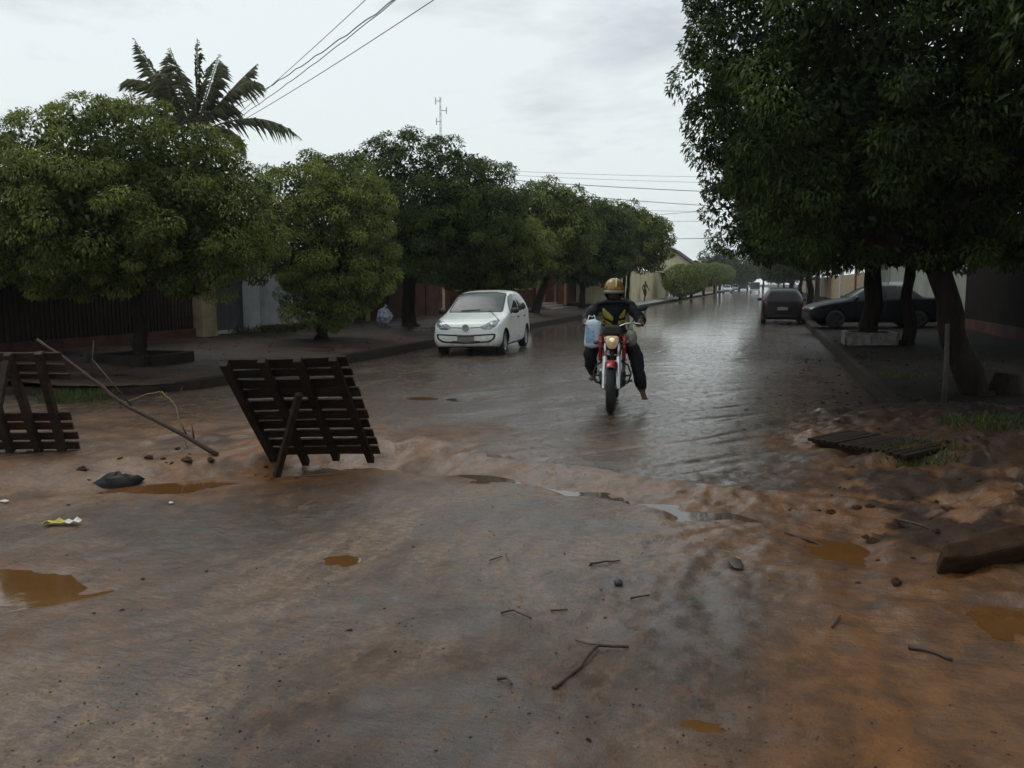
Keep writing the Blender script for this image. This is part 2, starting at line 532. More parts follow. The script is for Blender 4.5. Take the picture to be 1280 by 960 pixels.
    h2 = math_('MULTIPLY', h2, math_('SUBTRACT', 1.0, math_('MULTIPLY', far, 0.9)))
    h2 = math_('MULTIPLY', h2, math_('SUBTRACT', 1.0, math_('MULTIPLY', math_('MINIMUM', attr('slick'), 1.0), 0.45)))
    K(h2, b2.inputs['Height'])
    K(b2.outputs['Normal'], b.inputs['Coat Normal'])
    return m

def axis(parts):
    out = []
    for a, b, st in parts:
        out.append(np.arange(a, b - 1e-6, st))
    return np.concatenate(out + [[parts[-1][1]]])
xs = axis([(-70, -20, 5), (-20, -9.5, 0.5), (-9.5, -5.5, 0.06), (-5.5, 3.2, 0.028), (3.2, 6, 0.2), (6, 60, 6)])
ys = axis([(-8, 1.4, 0.47), (1.4, 6.5, 0.026), (6.5, 11.5, 0.036), (11.5, 20, 0.09), (20, 60, 0.6), (60, 420, 6)])
GX, GY = np.meshgrid(xs, ys, indexing='xy')
gx, gy = GX.ravel(), GY.ravel()
gh = height(gx, gy)
# where stains of mud and sand lie on the road
dg, sg, _ = segdist(gx, gy, GUT)
dl, _, _ = segdist(gx, gy, GULLY)
nz = fbm(gx, gy, 1.1, 4)
mud = sst(-0.65, 0.35, gx + (nz - 0.5) * 1.4 - 0.5 * sst(6, 7, gy)) * sst(1.0, 3.5, 12 - gy) * 1.0
mud = np.maximum(mud, sst(-0.28, -0.08, sg + (nz - 0.5) * 0.3) * (1 - sst(0.48, 0.68, sg + (nz - 0.5) * 0.4)) * (dg < 1.2) * 0.95)
mud = np.maximum(mud, (1 - sst(0.3, 1.5, dl + (nz - 0.5) * 1.6)) * 0.95)
mud = np.maximum(mud, np.exp(-(((gx + 4.8) / 2.8) ** 2 + ((gy - 7.4) / 1.5) ** 2)) * 1.1)
mud = np.maximum(mud, sst(0.52, 0.68, fbm(gx + 30, gy, 1.7, 4)) * 0.55 * (1 - sst(9, 14, gy)))
q0, q1 = P(500, 640), P(150, 950)
ds, _, _ = segdist(gx, gy, [(q0.x + 0.3, q0.y + 0.6), (q0.x, q0.y), (q1.x, q1.y), (q1.x - 1, q1.y - 1.2)])
sand = np.exp(-((ds + (fbm(gx, gy, 0.7, 4) - 0.5) * 0.9) / 0.36) ** 2) * 1.35
cs = P(740, 690)
sand = np.maximum(sand, 1.0 * np.exp(-(((gx - cs.x) / 0.95) ** 2 + ((gy - cs.y) / 1.15) ** 2)) * sst(0.33, 0.52, fbm(gx, gy, 0.33, 4)))  # sandy centre patch, also painting in pale reflections off the wet ripples
sand = np.maximum(sand, sst(0.50, 0.66, fbm(gx - 12, gy * 1.0, 0.8, 4)) * 0.8 * (1 - sst(6, 9, gy)) * (1 - sst(-0.6, 0.3, gx)))
gs = sst(-0.05, 0.05, sg) * (1 - sst(0.45, 0.66, sg + (nz - 0.5) * 0.3)) * (dg < 1.0) * (1 - sst(0.4, 1.0, gx))
sand = np.maximum(sand, gs * 0.35)
sand = sand * (1 - sst(-0.2, 0.5, gx) * 0.8)
for cx, cy, rx, ry, dep in PANS:
    if rx > 0.2 and dep > 0.04: mud = np.maximum(mud, np.exp(-(((gx - cx) / (rx * 2.2)) ** 2 + ((gy - cy) / (ry * 2.2)) ** 2)) * 1.1)
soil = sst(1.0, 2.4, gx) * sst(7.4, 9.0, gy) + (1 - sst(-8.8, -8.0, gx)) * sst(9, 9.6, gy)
soil = np.maximum(soil, sst(0.50, 0.60, fbm(gx + 55, gy, 0.40, 5, 0.62)) * sst(0.1, 0.9, gx) * sst(4.6, 5.6, gy) * 0.9)  # dark organic mud blotches with tree shade painted into them
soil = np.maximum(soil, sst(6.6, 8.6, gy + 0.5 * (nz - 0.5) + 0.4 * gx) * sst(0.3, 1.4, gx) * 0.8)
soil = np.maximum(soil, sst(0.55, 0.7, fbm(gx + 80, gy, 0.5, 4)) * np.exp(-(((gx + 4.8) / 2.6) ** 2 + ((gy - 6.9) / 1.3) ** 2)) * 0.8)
far = sst(9, 26, np.hypot(gx, gy))
slick = np.exp(-((gx + 0.45 + 0.05 * gy) / (1.15 + 0.02 * gy)) ** 2) * sst(3.0, 5, gy) * (1 - 0.45 * sst(12, 30, gy)) * (0.75 + 0.6 * fbm(gx * 0.6, gy * 1.6, 0.8, 4)) * (1 - sst(60, 120, gy))
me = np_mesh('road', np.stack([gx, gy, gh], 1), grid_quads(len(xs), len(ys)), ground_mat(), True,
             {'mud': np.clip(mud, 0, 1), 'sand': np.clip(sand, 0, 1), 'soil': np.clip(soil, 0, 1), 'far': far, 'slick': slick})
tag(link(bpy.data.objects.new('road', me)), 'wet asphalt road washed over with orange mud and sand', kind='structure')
# the country beyond
gxs = np.concatenate([np.linspace(-2500, 2500, 41)]); gys = np.concatenate([np.linspace(-60, 4000, 41)])
A, B = np.meshgrid(gxs, gys, indexing='xy')
m_dirt = mat('damp_brown_soil', (0.04, 0.026, 0.018), 0.8, var=0.5, vscale=0.8, bump=0.3, bscale=12)
me = np_mesh('ground', np.stack([A.ravel(), B.ravel(), np.full(A.size, -0.45)], 1), grid_quads(41, 41), m_dirt)
tag(link(bpy.data.objects.new('ground', me)), 'flat damp ground of the town blocks', kind='structure')

# ------------------------------------------------------------------ pavements with kerbs
m_walk = mat('muddy_pavement', (0.046, 0.027, 0.018), 0.6, spec=0.25, var=0.55, vscale=1.4, bump=0.5, bscale=22, rvar=0.25)
m_walk_far = mat('wet_concrete_pavement', (0.16, 0.155, 0.145), 0.35, var=0.35, vscale=0.9, bump=0.2, bscale=30, rvar=0.15)
m_kerb = mat('old_concrete_kerb', (0.024, 0.016, 0.011), 0.8, spec=0.12, var=0.7, vscale=3, bump=0.5, bscale=30, rvar=0.2)
def left_z(x):
    return 0.10 + 0.047 * np.clip(-8.4 - x, 0, 5.2)
def pave(name, label, x_kerb, sgn, y0, y1, material, depth=60, r=1.6, far=False):
    # strip beside the road; sgn -1 = left of the road.  rows follow the kerb, rounded at y0 (and y1)
    offs = np.array([0.0, 0.14, 0.5, 1, 1.6, 2.2, 2.8, 3.4, 4.0, 4.6, 5.2, 6, 8, 12, 20, 35, depth])
    yy = np.concatenate([y0 + np.array([0, 0.05, 0.14, 0.3, 0.5, 0.8, 1.2, 1.6]), np.arange(y0 + 2, min(y0 + 26, y1 - 1), 0.35), np.arange(min(y0 + 26, y1 - 1), y1, 2.5 if far else 1.5), [y1]])
    V, K = [], []
    for y in yy:
        t = max(0.0, 1 - (y - y0) / r)
        inset = r * (1 - math.sqrt(max(0.0, 1 - t * t))) if t > 0 else 0
        for o in offs:
            x = x_kerb + sgn * max(o, inset + (0.0 if o < inset else 0.0))
            V.append((x, y, o))
    V = np.array(V)
    x, y = V[:, 0], V[:, 1]
    rise = 0.047 if sgn < 0 else 0.02
    z = 0.09 + rise * np.clip(sgn * (x - x_kerb), 0, 5.2) + (fbm(x, y, 1.5, 3) - 0.5) * 0.05 * sst(0.3, 1.2, np.abs(x - x_kerb))
    me = np_mesh(name, np.stack([x, y, z], 1), grid_quads(len(offs), len(yy)), material)
    o = tag(link(bpy.data.objects.new(name, me)), label, kind='structure')
    # kerb: a raised edge strip with a vertical face
    mb = MB(); prof = []
    path = []
    for k in range(13):
        a = (PI / 2) * k / 12
        path.append((x_kerb + sgn * (r - r * math.sin(a)), y0 + r - r * math.cos(a)))
    path = [(x_kerb + sgn * 40, y0)] + path + [(x_kerb, yv) for yv in np.linspace(y0 + r + 0.5, y1, 60)]
    rows = []
    for i, (px, py) in enumerate(path):
        a, b = path[max(i - 1, 0)], path[min(i + 1, len(path) - 1)]
        d = Vector((b[0] - a[0], b[1] - a[1], 0)).normalized()
        nrm = Vector((-d.y, d.x, 0)) * (1 if sgn < 0 else -1)
        n_in = nrm if nrm.x * sgn + nrm.y > 0 else -nrm
        j = 0.012 * (random.random() - 0.5)
        top = 0.10 + j
        q = Vector((px, py, 0))
        rows.append([q - n_in * 0.015 + UPV * (-0.25), q - n_in * 0.004 + UPV * (top - 0.03), q + n_in * 0.025 + UPV * top, q + n_in * 0.15 + UPV * (top + 0.004), q + n_in * 0.152 + UPV * (-0.25)])
    vv = [p for r_ in rows for p in r_]
    ff = []
    for i in range(len(rows) - 1):
        for k in range(4):
            ff.append((i * 5 + k, i * 5 + k + 1, i * 5 + 5 + k + 1, i * 5 + 5 + k))
    kb = MB().add(vv, ff).build('kerb', m_kerb, None, True, angle=50)
    tag(kb, 'low concrete kerb edging ' + label, kind='structure')
pave('pavement', 'muddy brown pavement under the row of street trees', -8.4, -1, 9.5, 50, m_walk)
pave('pavement', 'pale wet concrete pavement beside the cream wall', -8.4, -1, 57, 400, m_walk_far, far=True)
m_earth = mat('shade_dark_wet_earth', (0.011, 0.007, 0.005), 0.85, spec=0.12, var=0.6, vscale=2.2, bump=0.8, bscale=18)  # under-tree shade is put into this near-black earth colour
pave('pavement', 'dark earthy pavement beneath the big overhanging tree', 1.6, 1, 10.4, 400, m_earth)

# ------------------------------------------------------------------ puddles
def water(name, col, rough=0.03):
    m = mat(name, col, rough, var=0.12, vscale=3, bump=0.03, bscale=9)
    return m
m_muddy = water('muddy_orange_water', (0.14, 0.064, 0.021), 0.05)
m_clear = water('grey_rain_water', (0.09, 0.065, 0.05), 0.02)
def puddle(label, cx, cy, rx, ry, z, m, rot=0.0):
    n = 28; mb = MB()
    vv = [(0, 0, 0)]
    for k in range(n):
        t = 2 * PI * k / n
        vv.append((rx * math.cos(t), ry * math.sin(t), 0))
    mb.add(vv, [(0, 1 + k, 1 + (k + 1) % n) for k in range(n)])
    o = mb.build('puddle', m)
    o.location = (cx, cy, z); o.rotation_euler = (0, 0, rot)
    return tag(o, label, 'puddle')
ga = math.atan2(GUT[4][1] - GUT[2][1], GUT[4][0] - GUT[2][0])
for lab, px, py, rx, ry, dep, kind in POOLS:
    q = P(px, py)
    rx, ry = rx * 1.5, ry * 1.5
    tt = np.linspace(0, 2 * PI, 80)
    rim = height(q.x + rx * np.cos(tt), q.y + ry * np.sin(tt))
    xs_, ys_ = np.meshgrid(np.linspace(-rx, rx, 31), np.linspace(-ry, ry, 31))
    low = height(q.x + xs_, q.y + ys_)[((xs_ / rx) ** 2 + (ys_ / ry) ** 2) < 1]
    z = max(min(float(np.quantile(rim, 0.04)), float(np.quantile(low, 0.55))), float(np.quantile(low, 0.14)))
    if 'gully' in lab:
        puddle(lab, q.x, q.y, rx, ry, float(np.quantile(low, 0.47)), m_muddy, 0.45)
    elif kind == 'c' and 'gutter' in lab:
        z = float(low.min()) + 0.030
        puddle(lab, q.x, q.y, rx * 1.5, ry * 1.9, z, m_clear, ga)
    else:
        puddle(lab, q.x, q.y, rx, ry, z, m_clear if kind == 'c' else m_muddy)

# ------------------------------------------------------------------ foliage
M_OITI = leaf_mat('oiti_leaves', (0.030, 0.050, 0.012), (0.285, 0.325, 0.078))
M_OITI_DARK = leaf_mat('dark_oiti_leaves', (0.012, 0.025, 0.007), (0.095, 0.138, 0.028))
M_TRIM = leaf_mat('trimmed_ficus_leaves', (0.07, 0.095, 0.022), (0.23, 0.265, 0.07))
M_PALM = leaf_mat('palm_leaflets', (0.16, 0.17, 0.11), (0.32, 0.34, 0.21), 0.5)
M_GRASS = leaf_mat('grass_blades', (0.03, 0.05, 0.012), (0.10, 0.13, 0.03))
m_bark = mat('wet_bark', (0.020, 0.014, 0.011), 0.8, spec=0.12, var=0.5, vscale=9, bump=1.0, bscale=26, stretch=(1, 1, 0.25))

def leaf_arrays(pos, dirs, nrm, ln, wd, fold=0.22):
    """kite-shaped folded leaves: base, left, tip, right"""
    d = dirs / np.linalg.norm(dirs, axis=1, keepdims=True)
    s = np.cross(d, nrm); s /= np.linalg.norm(s, axis=1, keepdims=True) + 1e-9
    n = np.cross(s, d)
    ln, wd = ln[:, None], wd[:, None]
    mid = pos + d * ln * 0.45
    V = np.stack([pos, mid + s * wd * 0.5 + n * wd * fold, pos + d * ln - n * ln * 0.10, mid - s * wd * 0.5 + n * wd * fold], 1)
    return V.reshape(-1, 3)
def leaf_mesh(name, V, var, m):
    n = len(V) // 4
    k = np.arange(n)[:, None] * 4
    T = np.concatenate([k + np.array([0, 1, 2]), k + np.array([0, 2, 3])], 1).reshape(-1, 3)
    return np_mesh(name, V, T, m, False, {'var': np.repeat(var, 4)}, tris=True)

def crown_leaves(lobes, nbough, per, rb, ln, seed, flat_bottom=None, fill=0.18, bright=0.0, jit=0.13, core=420):
    g = np.random.default_rng(seed)
    areas = np.array([l[3] * l[4] + l[3] * l[5] + l[4] * l[5] for l in lobes]); areas /= areas.sum()
    pos_all, dir_all, var_all = [], [], []
    C, O, RR = [], [], []
    for li, l in enumerate(lobes):
        n = int(nbough * areas[li])
        ctr, rad = np.array(l[:3]), np.array(l[3:6])
        k = np.arange(n) + 0.5
        phi = np.arccos(1 - 2 * k / n); th = PI * (1 + 5 ** 0.5) * k + g.random() * 6
        dv = np.stack([np.cos(th) * np.sin(phi), np.sin(th) * np.sin(phi), np.cos(phi)], 1)
        dv += g.normal(0, 0.10, dv.shape); dv /= np.linalg.norm(dv, axis=1, keepdims=True)
        rr = 1 - np.abs(g.normal(0, jit, n)) - 0.02
        inner = g.random(n) < fill
        rr = np.where(inner, g.uniform(0.35, 0.8, n), rr)
        p = ctr + dv * rad * rr[:, None]
        for lj, l2 in enumerate(lobes):
            if lj != li:
                q = np.linalg.norm((p - np.array(l2[:3])) / np.array(l2[3:6]), axis=1)
                p = p[q > 0.78]; dv = dv[q > 0.78]
        o = dv / rad; o /= np.linalg.norm(o, axis=1, keepdims=True)
        C.append(p); O.append(o)
    C, O = np.concatenate(C), np.concatenate(O)
    if flat_bottom is not None:
        keep = C[:, 2] > flat_bottom + g.random(len(C)) * 0.35
        C, O = C[keep], O[keep]
    nb = len(C)
    rbs = rb * g.uniform(0.65, 1.3, nb)
    bvar = np.clip(g.normal(0.42 + bright, 0.16, nb), 0.05, 0.95)
    idx = np.repeat(np.arange(nb), per)
    n = len(idx)
    e = g.normal(0, 1, (n, 3)); e += O[idx] * 0.9; e[:, 2] += 0.25
    e /= np.linalg.norm(e, axis=1, keepdims=True)
    rr = rbs[idx] * (1 - np.abs(g.normal(0, 0.22, n)))
    pos = C[idx] + e * rr[:, None] * np.array([1.1, 1.1, 0.8])
    dirs = e * 0.75 + g.normal(0, 0.45, (n, 3)); dirs[:, 2] -= 0.65
    nrm = e + g.normal(0, 0.35, (n, 3)); nrm[:, 2] += 0.5
    lns = ln * g.uniform(0.65, 1.25, n)
    var = np.clip(bvar[idx] + g.normal(0, 0.16, n) + (g.random(n) < 0.03) * 0.4, 0, 1)
    V1 = leaf_arrays(pos, dirs, nrm, lns, lns * g.uniform(0.30, 0.42, n))
    # larger, darker filler leaves inside the crown
    Vi, vi = [], []
    for l in lobes:
        m_ = int(core * l[3] * l[4] * l[5])
        e2 = g.normal(0, 1, (m_, 3)); e2 /= np.linalg.norm(e2, axis=1, keepdims=True)
        p2 = np.array(l[:3]) + e2 * np.array(l[3:6]) * (g.uniform(0.3, 0.97, m_))[:, None]
        if flat_bottom is not None: p2 = p2[p2[:, 2] > flat_bottom + 0.15]
        m_ = len(p2)
        l2_ = ln * g.uniform(1.2, 2.2, m_)
        Vi.append(leaf_arrays(p2, g.normal(0, 1, (m_, 3)) - [0, 0, .5], g.normal(0, 1, (m_, 3)), l2_, l2_ * 0.45))
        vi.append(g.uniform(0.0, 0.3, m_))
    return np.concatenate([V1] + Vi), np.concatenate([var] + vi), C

def limb(mb, a, b, r0, r1, sag=0.15, n=5, seed=0, wob=0.06):
    rr = random.Random(seed); a, b = Vector(a), Vector(b)
    pts = []
    for i in range(n + 1):
        t = i / n
        p = a.lerp(b, t) + Vector((rr.uniform(-1, 1), rr.uniform(-1, 1), rr.uniform(-0.5, 0.5))) * wob * (b - a).length * (0 < i < n)
        p.z += sag * math.sin(PI * t) * (b - a).length * 0.3
        pts.append(p)
    k = n * 3
    sm = catmull([tuple(p) for p in pts], k + 1)
    mb.tube([Vector(p) for p in sm], [(r0 + (r1 - r0) * i / k) * rr.uniform(0.94, 1.08) for i in range(k + 1)], 9, cap=True)
    return pts
def tree(label, base, lobes, nbough, per, rb, ln, seed, trunk_r=0.16, fork_h=1.5, stems=1, lean=(0, 0), m=None, flat_bottom=None, group=None, bright=0.0, fill=0.18, jit=0.13, ntw=14, name='street_tree', trunk_m=None, root=True, core=420):
    b = Vector(base); rr = random.Random(seed)
    t = thing(name, label, 'tree', b, 0, group)
    mb = MB()
    if root:
        mb.tube([(0, 0, -0.3), (0, 0, 0.02), (0, 0, 0.12)], [trunk_r * 1.75, trunk_r * 1.5, trunk_r * 1.1], 11)
    rel = [tuple((Vector(l[:3]) - b)) + tuple(l[3:6]) for l in lobes]
    V, var, C = crown_leaves(rel, nbough, per, rb, ln, seed, None if flat_bottom is None else flat_bottom - b.z, fill, bright, jit, core)
    for s in range(stems):
        ang = rr.uniform(0, 6.28) if stems == 1 else (PI * s + 0.4)
        off = Vector((math.cos(ang), math.sin(ang), 0)) * (0 if stems == 1 else trunk_r * 1.1)
        top = Vector((lean[0], lean[1], fork_h)) + off * (1.5 if stems > 1 else 0)
        p = limb(mb, off + Vector((0, 0, -0.1)), top, trunk_r * 1.12, trunk_r * 0.8, 0.0, 4, seed + s, 0.035)
        for k in range(6):
            tgt = Vector(C[rr.randrange(len(C))]) * 0.82
            tgt.z = max(tgt.z * 0.95, fork_h + 0.5)
            q = limb(mb, p[-1] - Vector((0, 0, 0.08)), tgt, trunk_r * 0.55, trunk_r * 0.14, 0.35, 6, seed * 7 + k)
            for j in range(ntw // 6 + 1):
                t2 = Vector(C[rr.randrange(len(C))])
                src = q[rr.randrange(2, 6)]
                if (t2 - src).length < 2.6:
                    limb(mb, src, src.lerp(t2, 0.9), trunk_r * 0.18, trunk_r * 0.05, 0.1, 4, seed * 13 + k * 5 + j)
    mb.build('trunk', trunk_m or m_bark, t, True)
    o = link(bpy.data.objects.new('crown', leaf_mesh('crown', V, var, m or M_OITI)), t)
    return t

def gtop(x):      # pavement height left of the road
    return 0.09 + 0.047 * min(max(-8.4 - x, 0), 5.2)
TX = -10.7
GRP = None
# left row, nearest first
q = PX(172, TX); D1 = q.dot(FW)
c = PD(150, 232, D1)
tree('broad round pale-leaved tree before the brown slat fence', (q.x, q.y, gtop(TX)),
     [(c.x, c.y, c.z - 0.2, 2.35, 2.2, 1.60), (c.x - 0.9, c.y - 0.5, c.z - 0.65, 1.75, 1.7, 1.3), (c.x + 0.95, c.y + 0.6, c.z - 0.6, 1.6, 1.6, 1.35)],
     430, 290, 0.26, 0.074, 21, 0.115, 1.35, flat_bottom=1.0, bright=0.08, core=1500)
q = PX(400, TX); D2 = q.dot(FW)
c = PD(402, 282, D2)
t2 = tree('small round tree with low leafy shoots before the pale grey wall', (q.x, q.y, gtop(TX)),
     [(c.x, c.y, c.z, 1.85, 1.8, 1.75), (c.x + 0.2, c.y + 0.3, c.z - 1.15, 1.45, 1.4, 1.1), (c.x - 0.1, c.y - 0.2, c.z - 2.25, 0.75, 0.7, 0.85)],
     330, 270, 0.27, 0.080, 22, 0.13, 1.3, flat_bottom=0.35, bright=0.14, core=1100)
q = PX(512, TX - 0.3); D3 = q.dot(FW)
c = PD(520, 268, D3)
tree('tallest dark spreading tree standing behind the white hatchback', (q.x, q.y, gtop(TX)),
     [(c.x, c.y, c.z + 0.55, 2.7, 2.4, 2.0), (c.x - 1.6, c.y, c.z + 0.6, 1.6, 1.6, 1.4), (c.x + 1.7, c.y + 1, c.z + 0.1, 1.7, 1.9, 1.7), (c.x + 0.3, c.y, c.z - 0.8, 2.4, 2.2, 1.3)],
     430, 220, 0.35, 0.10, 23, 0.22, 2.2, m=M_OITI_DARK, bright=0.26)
q = PX(600, TX); D4 = q.dot(FW)
c = PD(592, 298, D4 - 3)
tree('light green rounded tree just above the white hatchback roof', (q.x, q.y, gtop(TX)),
     [(c.x, c.y, c.z, 2.0, 2.0, 1.9), (c.x + 0.8, c.y + 1.2, c.z - 0.5, 1.7, 1.8, 1.4)],
     260, 190, 0.35, 0.12, 24, 0.16, 1.9, bright=0.05)
q = PX(668, TX); D5 = q.dot(FW)
c = PD(686, 292, D5)
tree('tree with a slanting trunk before the orange pillars', (q.x, q.y, gtop(TX)),
     [(c.x, c.y, c.z + 0.2, 2.3, 2.5, 2.2), (c.x - 1.0, c.y + 0.4, c.z - 0.6, 1.8, 1.8, 1.5)],
     240, 130, 0.42, 0.17, 25, 0.20, 2.1, lean=(0.7, 0.5), m=M_OITI, bright=-0.04)
q = PX(728, TX + 0.4); D6 = q.dot(FW)
c = PD(735, 305, D6)
tree('dim leafy tree between the slanting-trunk tree and the corner tree', (q.x, q.y, 0.2),
     [(c.x, c.y, c.z, 2.6, 2.8, 2.3)], 190, 120, 0.46, 0.19, 26, 0.18, 2.3, m=M_OITI_DARK, bright=0.12)
q = PX(783, TX + 1.2); D7 = q.dot(FW)
c = PD(783, 305, D7 - 1)
tree('rounded corner tree with thin forked trunk before the cream wall', (q.x, q.y, 0.2),
     [(c.x - 0.7, c.y, c.z + 0.4, 2.8, 3.0, 2.5), (c.x + 1.1, c.y + 1.5, c.z + 0.3, 1.8, 2.2, 2.0), (c.x - 1.7, c.y, c.z - 1.1, 2.0, 2.6, 1.7)],
     280, 110, 0.50, 0.21, 27, 0.13, 2.4, stems=2, bright=0.0, flat_bottom=2.5)
# clipped box-headed trees along the far pavement
fars = [(851, -7.9, 6, 'first'), (864, -7.9, 6, ''), (880, -7.8, 8, ''), (893, -7.8, 9, ''), (905, -8, 10, ''), (915, -8, 12, ''), (923, -8, 14, '')]
flab = ['clipped pale green tree nearest the cream wall corner', 'clipped pale green tree second from the cream wall', 'clipped flat-topped green tree third beyond the cream wall',
        'clipped flat-topped green tree fourth beyond the cream wall', 'long clipped tree above the parked silver car', 'clipped tree above the parked white car', 'last clipped tree before the lorry']
for k, (px, X, ww, _) in enumerate(fars):
    q = PX(px, X); d = q.dot(FW)
    if d > 330: continue
    ztop = CAMH + (355 - (340, 339, 333, 331, 333, 336, 338)[k]) / FPX * d
    zbot = CAMH + (355 - (364, 362, 357, 356, 355, 355, 355)[k]) / FPX * d + 0.3
    zc, rz = (ztop + zbot) / 2, max(1.2, (ztop - zbot) / 2)
    ry = ww * (0.36 if k < 2 else 0.75)
    tree(flab[k], (q.x, q.y, 0.1), [(q.x, q.y, zc, 1.2 if k < 2 else 1.8, ry, rz), (q.x, q.y + ry * 0.4, zc, 1.2 if k < 2 else 1.8, ry * 0.8, rz)], 150, 70, 0.5, 0.30, 40 + k, 0.16, 2.0, m=M_TRIM, bright=0.1, jit=0.03, ntw=0, root=False, core=60)
for k, (px, py, X, rr_, lab) in enumerate(((900, 330, 7, 5, 'dark ragged tree far down the right side of the street'), (918, 338, 2.5, 5, 'dim tree closing the far end of the street'), (955, 330, 9, 6, 'dark broad tree behind the dark van'))):
    q = PD(px, py, (190, 330, 240)[k])
    tree(lab, (q.x, q.y, 0.0), [(q.x, q.y, q.z, rr_, rr_, rr_ * 0.62), (q.x + 4, q.y + 3, q.z - 1.2, rr_, rr_, rr_ * 0.6)], 90, 60, 1.3, 0.6, 60 + k, 0.3, 2.5, m=M_OITI_DARK, bright=0.15, ntw=0, root=False, core=10)

# right side: the big overhanging trees
q = P(1222, 492, 0.12); 
c = PD(1106, 95, 12.0)
tree('huge dark overhanging tree with leaning trunk beside the muddy bank', (q.x, q.y, 0.05),
     [(c.x, c.y, c.z + 0.3, 2.75, 2.9, 2.6), (c.x + 2.2, c.y + 0.6, c.z - 0.3, 2.6, 2.6, 2.5), (c.x + 0.4, c.y + 0.3, c.z - 1.35, 2.45, 2.4, 1.5), (c.x + 2.4, c.y - 0.9, c.z + 1.2, 2.6, 2.6, 2.6), (c.x - 0.75, c.y - 0.3, c.z + 0.8, 1.9, 1.9, 1.7)],
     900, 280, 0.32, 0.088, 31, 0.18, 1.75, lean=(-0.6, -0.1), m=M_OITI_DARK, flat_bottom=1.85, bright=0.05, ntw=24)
q = PX(1137, 3.3); c = PD(1050, 232, 20)
tree('dark tree with straight slim trunk before the pale right-hand wall', (q.x, q.y, 0.12),
     [(c.x, c.y, c.z, 3.1, 3.0, 2.3), (c.x + 2.6, c.y + 1, c.z - 0.2, 2.6, 2.6, 2.1), (c.x - 0.6, c.y, c.z + 1.3, 2.6, 2.6, 2.4), (c.x + 0.4, c.y, c.z - 1.1, 2.7, 2.6, 1.1)],
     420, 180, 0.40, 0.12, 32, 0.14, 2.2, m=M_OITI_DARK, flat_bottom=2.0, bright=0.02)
q = PX(1090, 2.5); c = PD(1075, 235, 21)
tree('dark tree rising from the whitewashed planter block', (q.x, q.y, 0.12),
     [(c.x + 0.3, c.y + 2, c.z, 2.6, 2.6, 2.6)], 170, 130, 0.40, 0.15, 33, 0.22, 2.0, m=M_OITI_DARK, flat_bottom=2.0)
q = PX(1012, 2.7); d = q.dot(FW); c = PD(985, 268, d - 3)
tree('dark tree overhanging the parked dark hatchback', (q.x, q.y, 0.12),
     [(c.x, c.y, c.z, 2.9, 3.5, 2.9), (c.x + 2.3, c.y - 2, c.z - 0.3, 2.6, 3, 2.6)], 260, 120, 0.5, 0.18, 34, 0.2, 2.4, m=M_OITI_DARK, flat_bottom=2.1)
q = PX(990, 3.0); d = q.dot(FW); c = PD(962, 295, d)
tree('farther dark tree beyond the parked dark hatchback', (q.x, q.y, 0.12),
     [(c.x, c.y, c.z, 3.0, 4.5, 2.9), (c.x + 1.5, c.y + 3, c.z, 3, 4, 3)], 190, 100, 0.6, 0.22, 35, 0.2, 2.4, m=M_OITI_DARK, flat_bottom=2.1)

for k, (y_, lab) in enumerate(((92, 'dark tree lining the far right pavement before the pale posts'), (128, 'dark tree farther along the right pavement'), (175, 'faint dark tree near the end of the right pavement'), (250, 'last faint tree at the end of the right pavement'))):
    tree(lab, (3.4, y_, 0.1), [(3.0, y_, 4.9, 3.4, 4.5, 3.0), (2.6, y_ + 4, 4.6, 3.2, 4.5, 2.8)], 110, 70, 0.75, 0.34, 80 + k, 0.2, 2.3, m=M_OITI_DARK, flat_bottom=2.2, ntw=0, root=False, core=60)
tree('off-frame dark tree added on the right corner to deepen the shade', (5.4, 7.6, 0.1),
     [(5.2, 7.4, 4.7, 2.9, 2.9, 2.4), (4.4, 9.0, 4.2, 2.2, 2.2, 1.9)], 330, 110, 0.45, 0.15, 36, 0.2, 2.0, m=M_OITI_DARK, flat_bottom=2.1)  # off-frame tree added to darken the right bank and pavement
for k, (x_, y_, lab) in enumerate(((6.8, 0.2, 'unseen tree added at the near right corner to block light'), (5.0, -7.0, 'unseen tree added on the right pavement behind the junction'), (-12.5, -5.5, 'unseen tree added on the left pavement behind the junction'), (-3.5, -13.0, 'unseen broad tree added far behind the junction'))):  # unseen trees added to cut the light from behind the camera
    tree(lab, (x_, y_, 0.0), [(x_, y_, 4.6, 3.0, 3.0, 2.4), (x_ - 0.6, y_ + 0.5, 3.9, 2.6, 2.6, 1.8)], 150, 80, 0.6, 0.24, 70 + k, 0.2, 2.0, m=M_OITI_DARK, flat_bottom=2.1, ntw=0, core=120)
# coconut palm behind the fence
q = PD(243, 165, 28.5)
palm = thing('coconut_palm', 'tall coconut palm with ragged fronds behind the fence', 'palm tree', (q.x, q.y, 0))
mb = MB()
mb.tube([(0.3, 0, -0.3), (0.2, 0, 0.4), (0.05, 0, 3), (0, 0, q.z)], [0.26, 0.19, 0.15, 0.13], 10)
mb.build('trunk', m_bark, palm, True)
fr = random.Random(5)
fronds = [(-93, 55, -62, 95, .3), (-60, 108, -38, 66, -.4), (-38, 103, -22, 62, .5), (12, 110, 8, 62, -.2), (28, 100, 18, 62, .4), (44, 78, 30, 66, -.5), (77, 86, 50, 62, .2), (90, 55, 62, 78, -.3),
          (128, -4, 82, 42, .2), (70, -28, 56, 22, -.6), (-80, 20, -50, 52, -.6), (-46, -6, -30, 32, -.9), (40, 30, 30, 60, .9), (-10, 92, -6, 60, -.8), (-20, 60, -22, 70, -1.1)]
SC = 28.5 / FPX
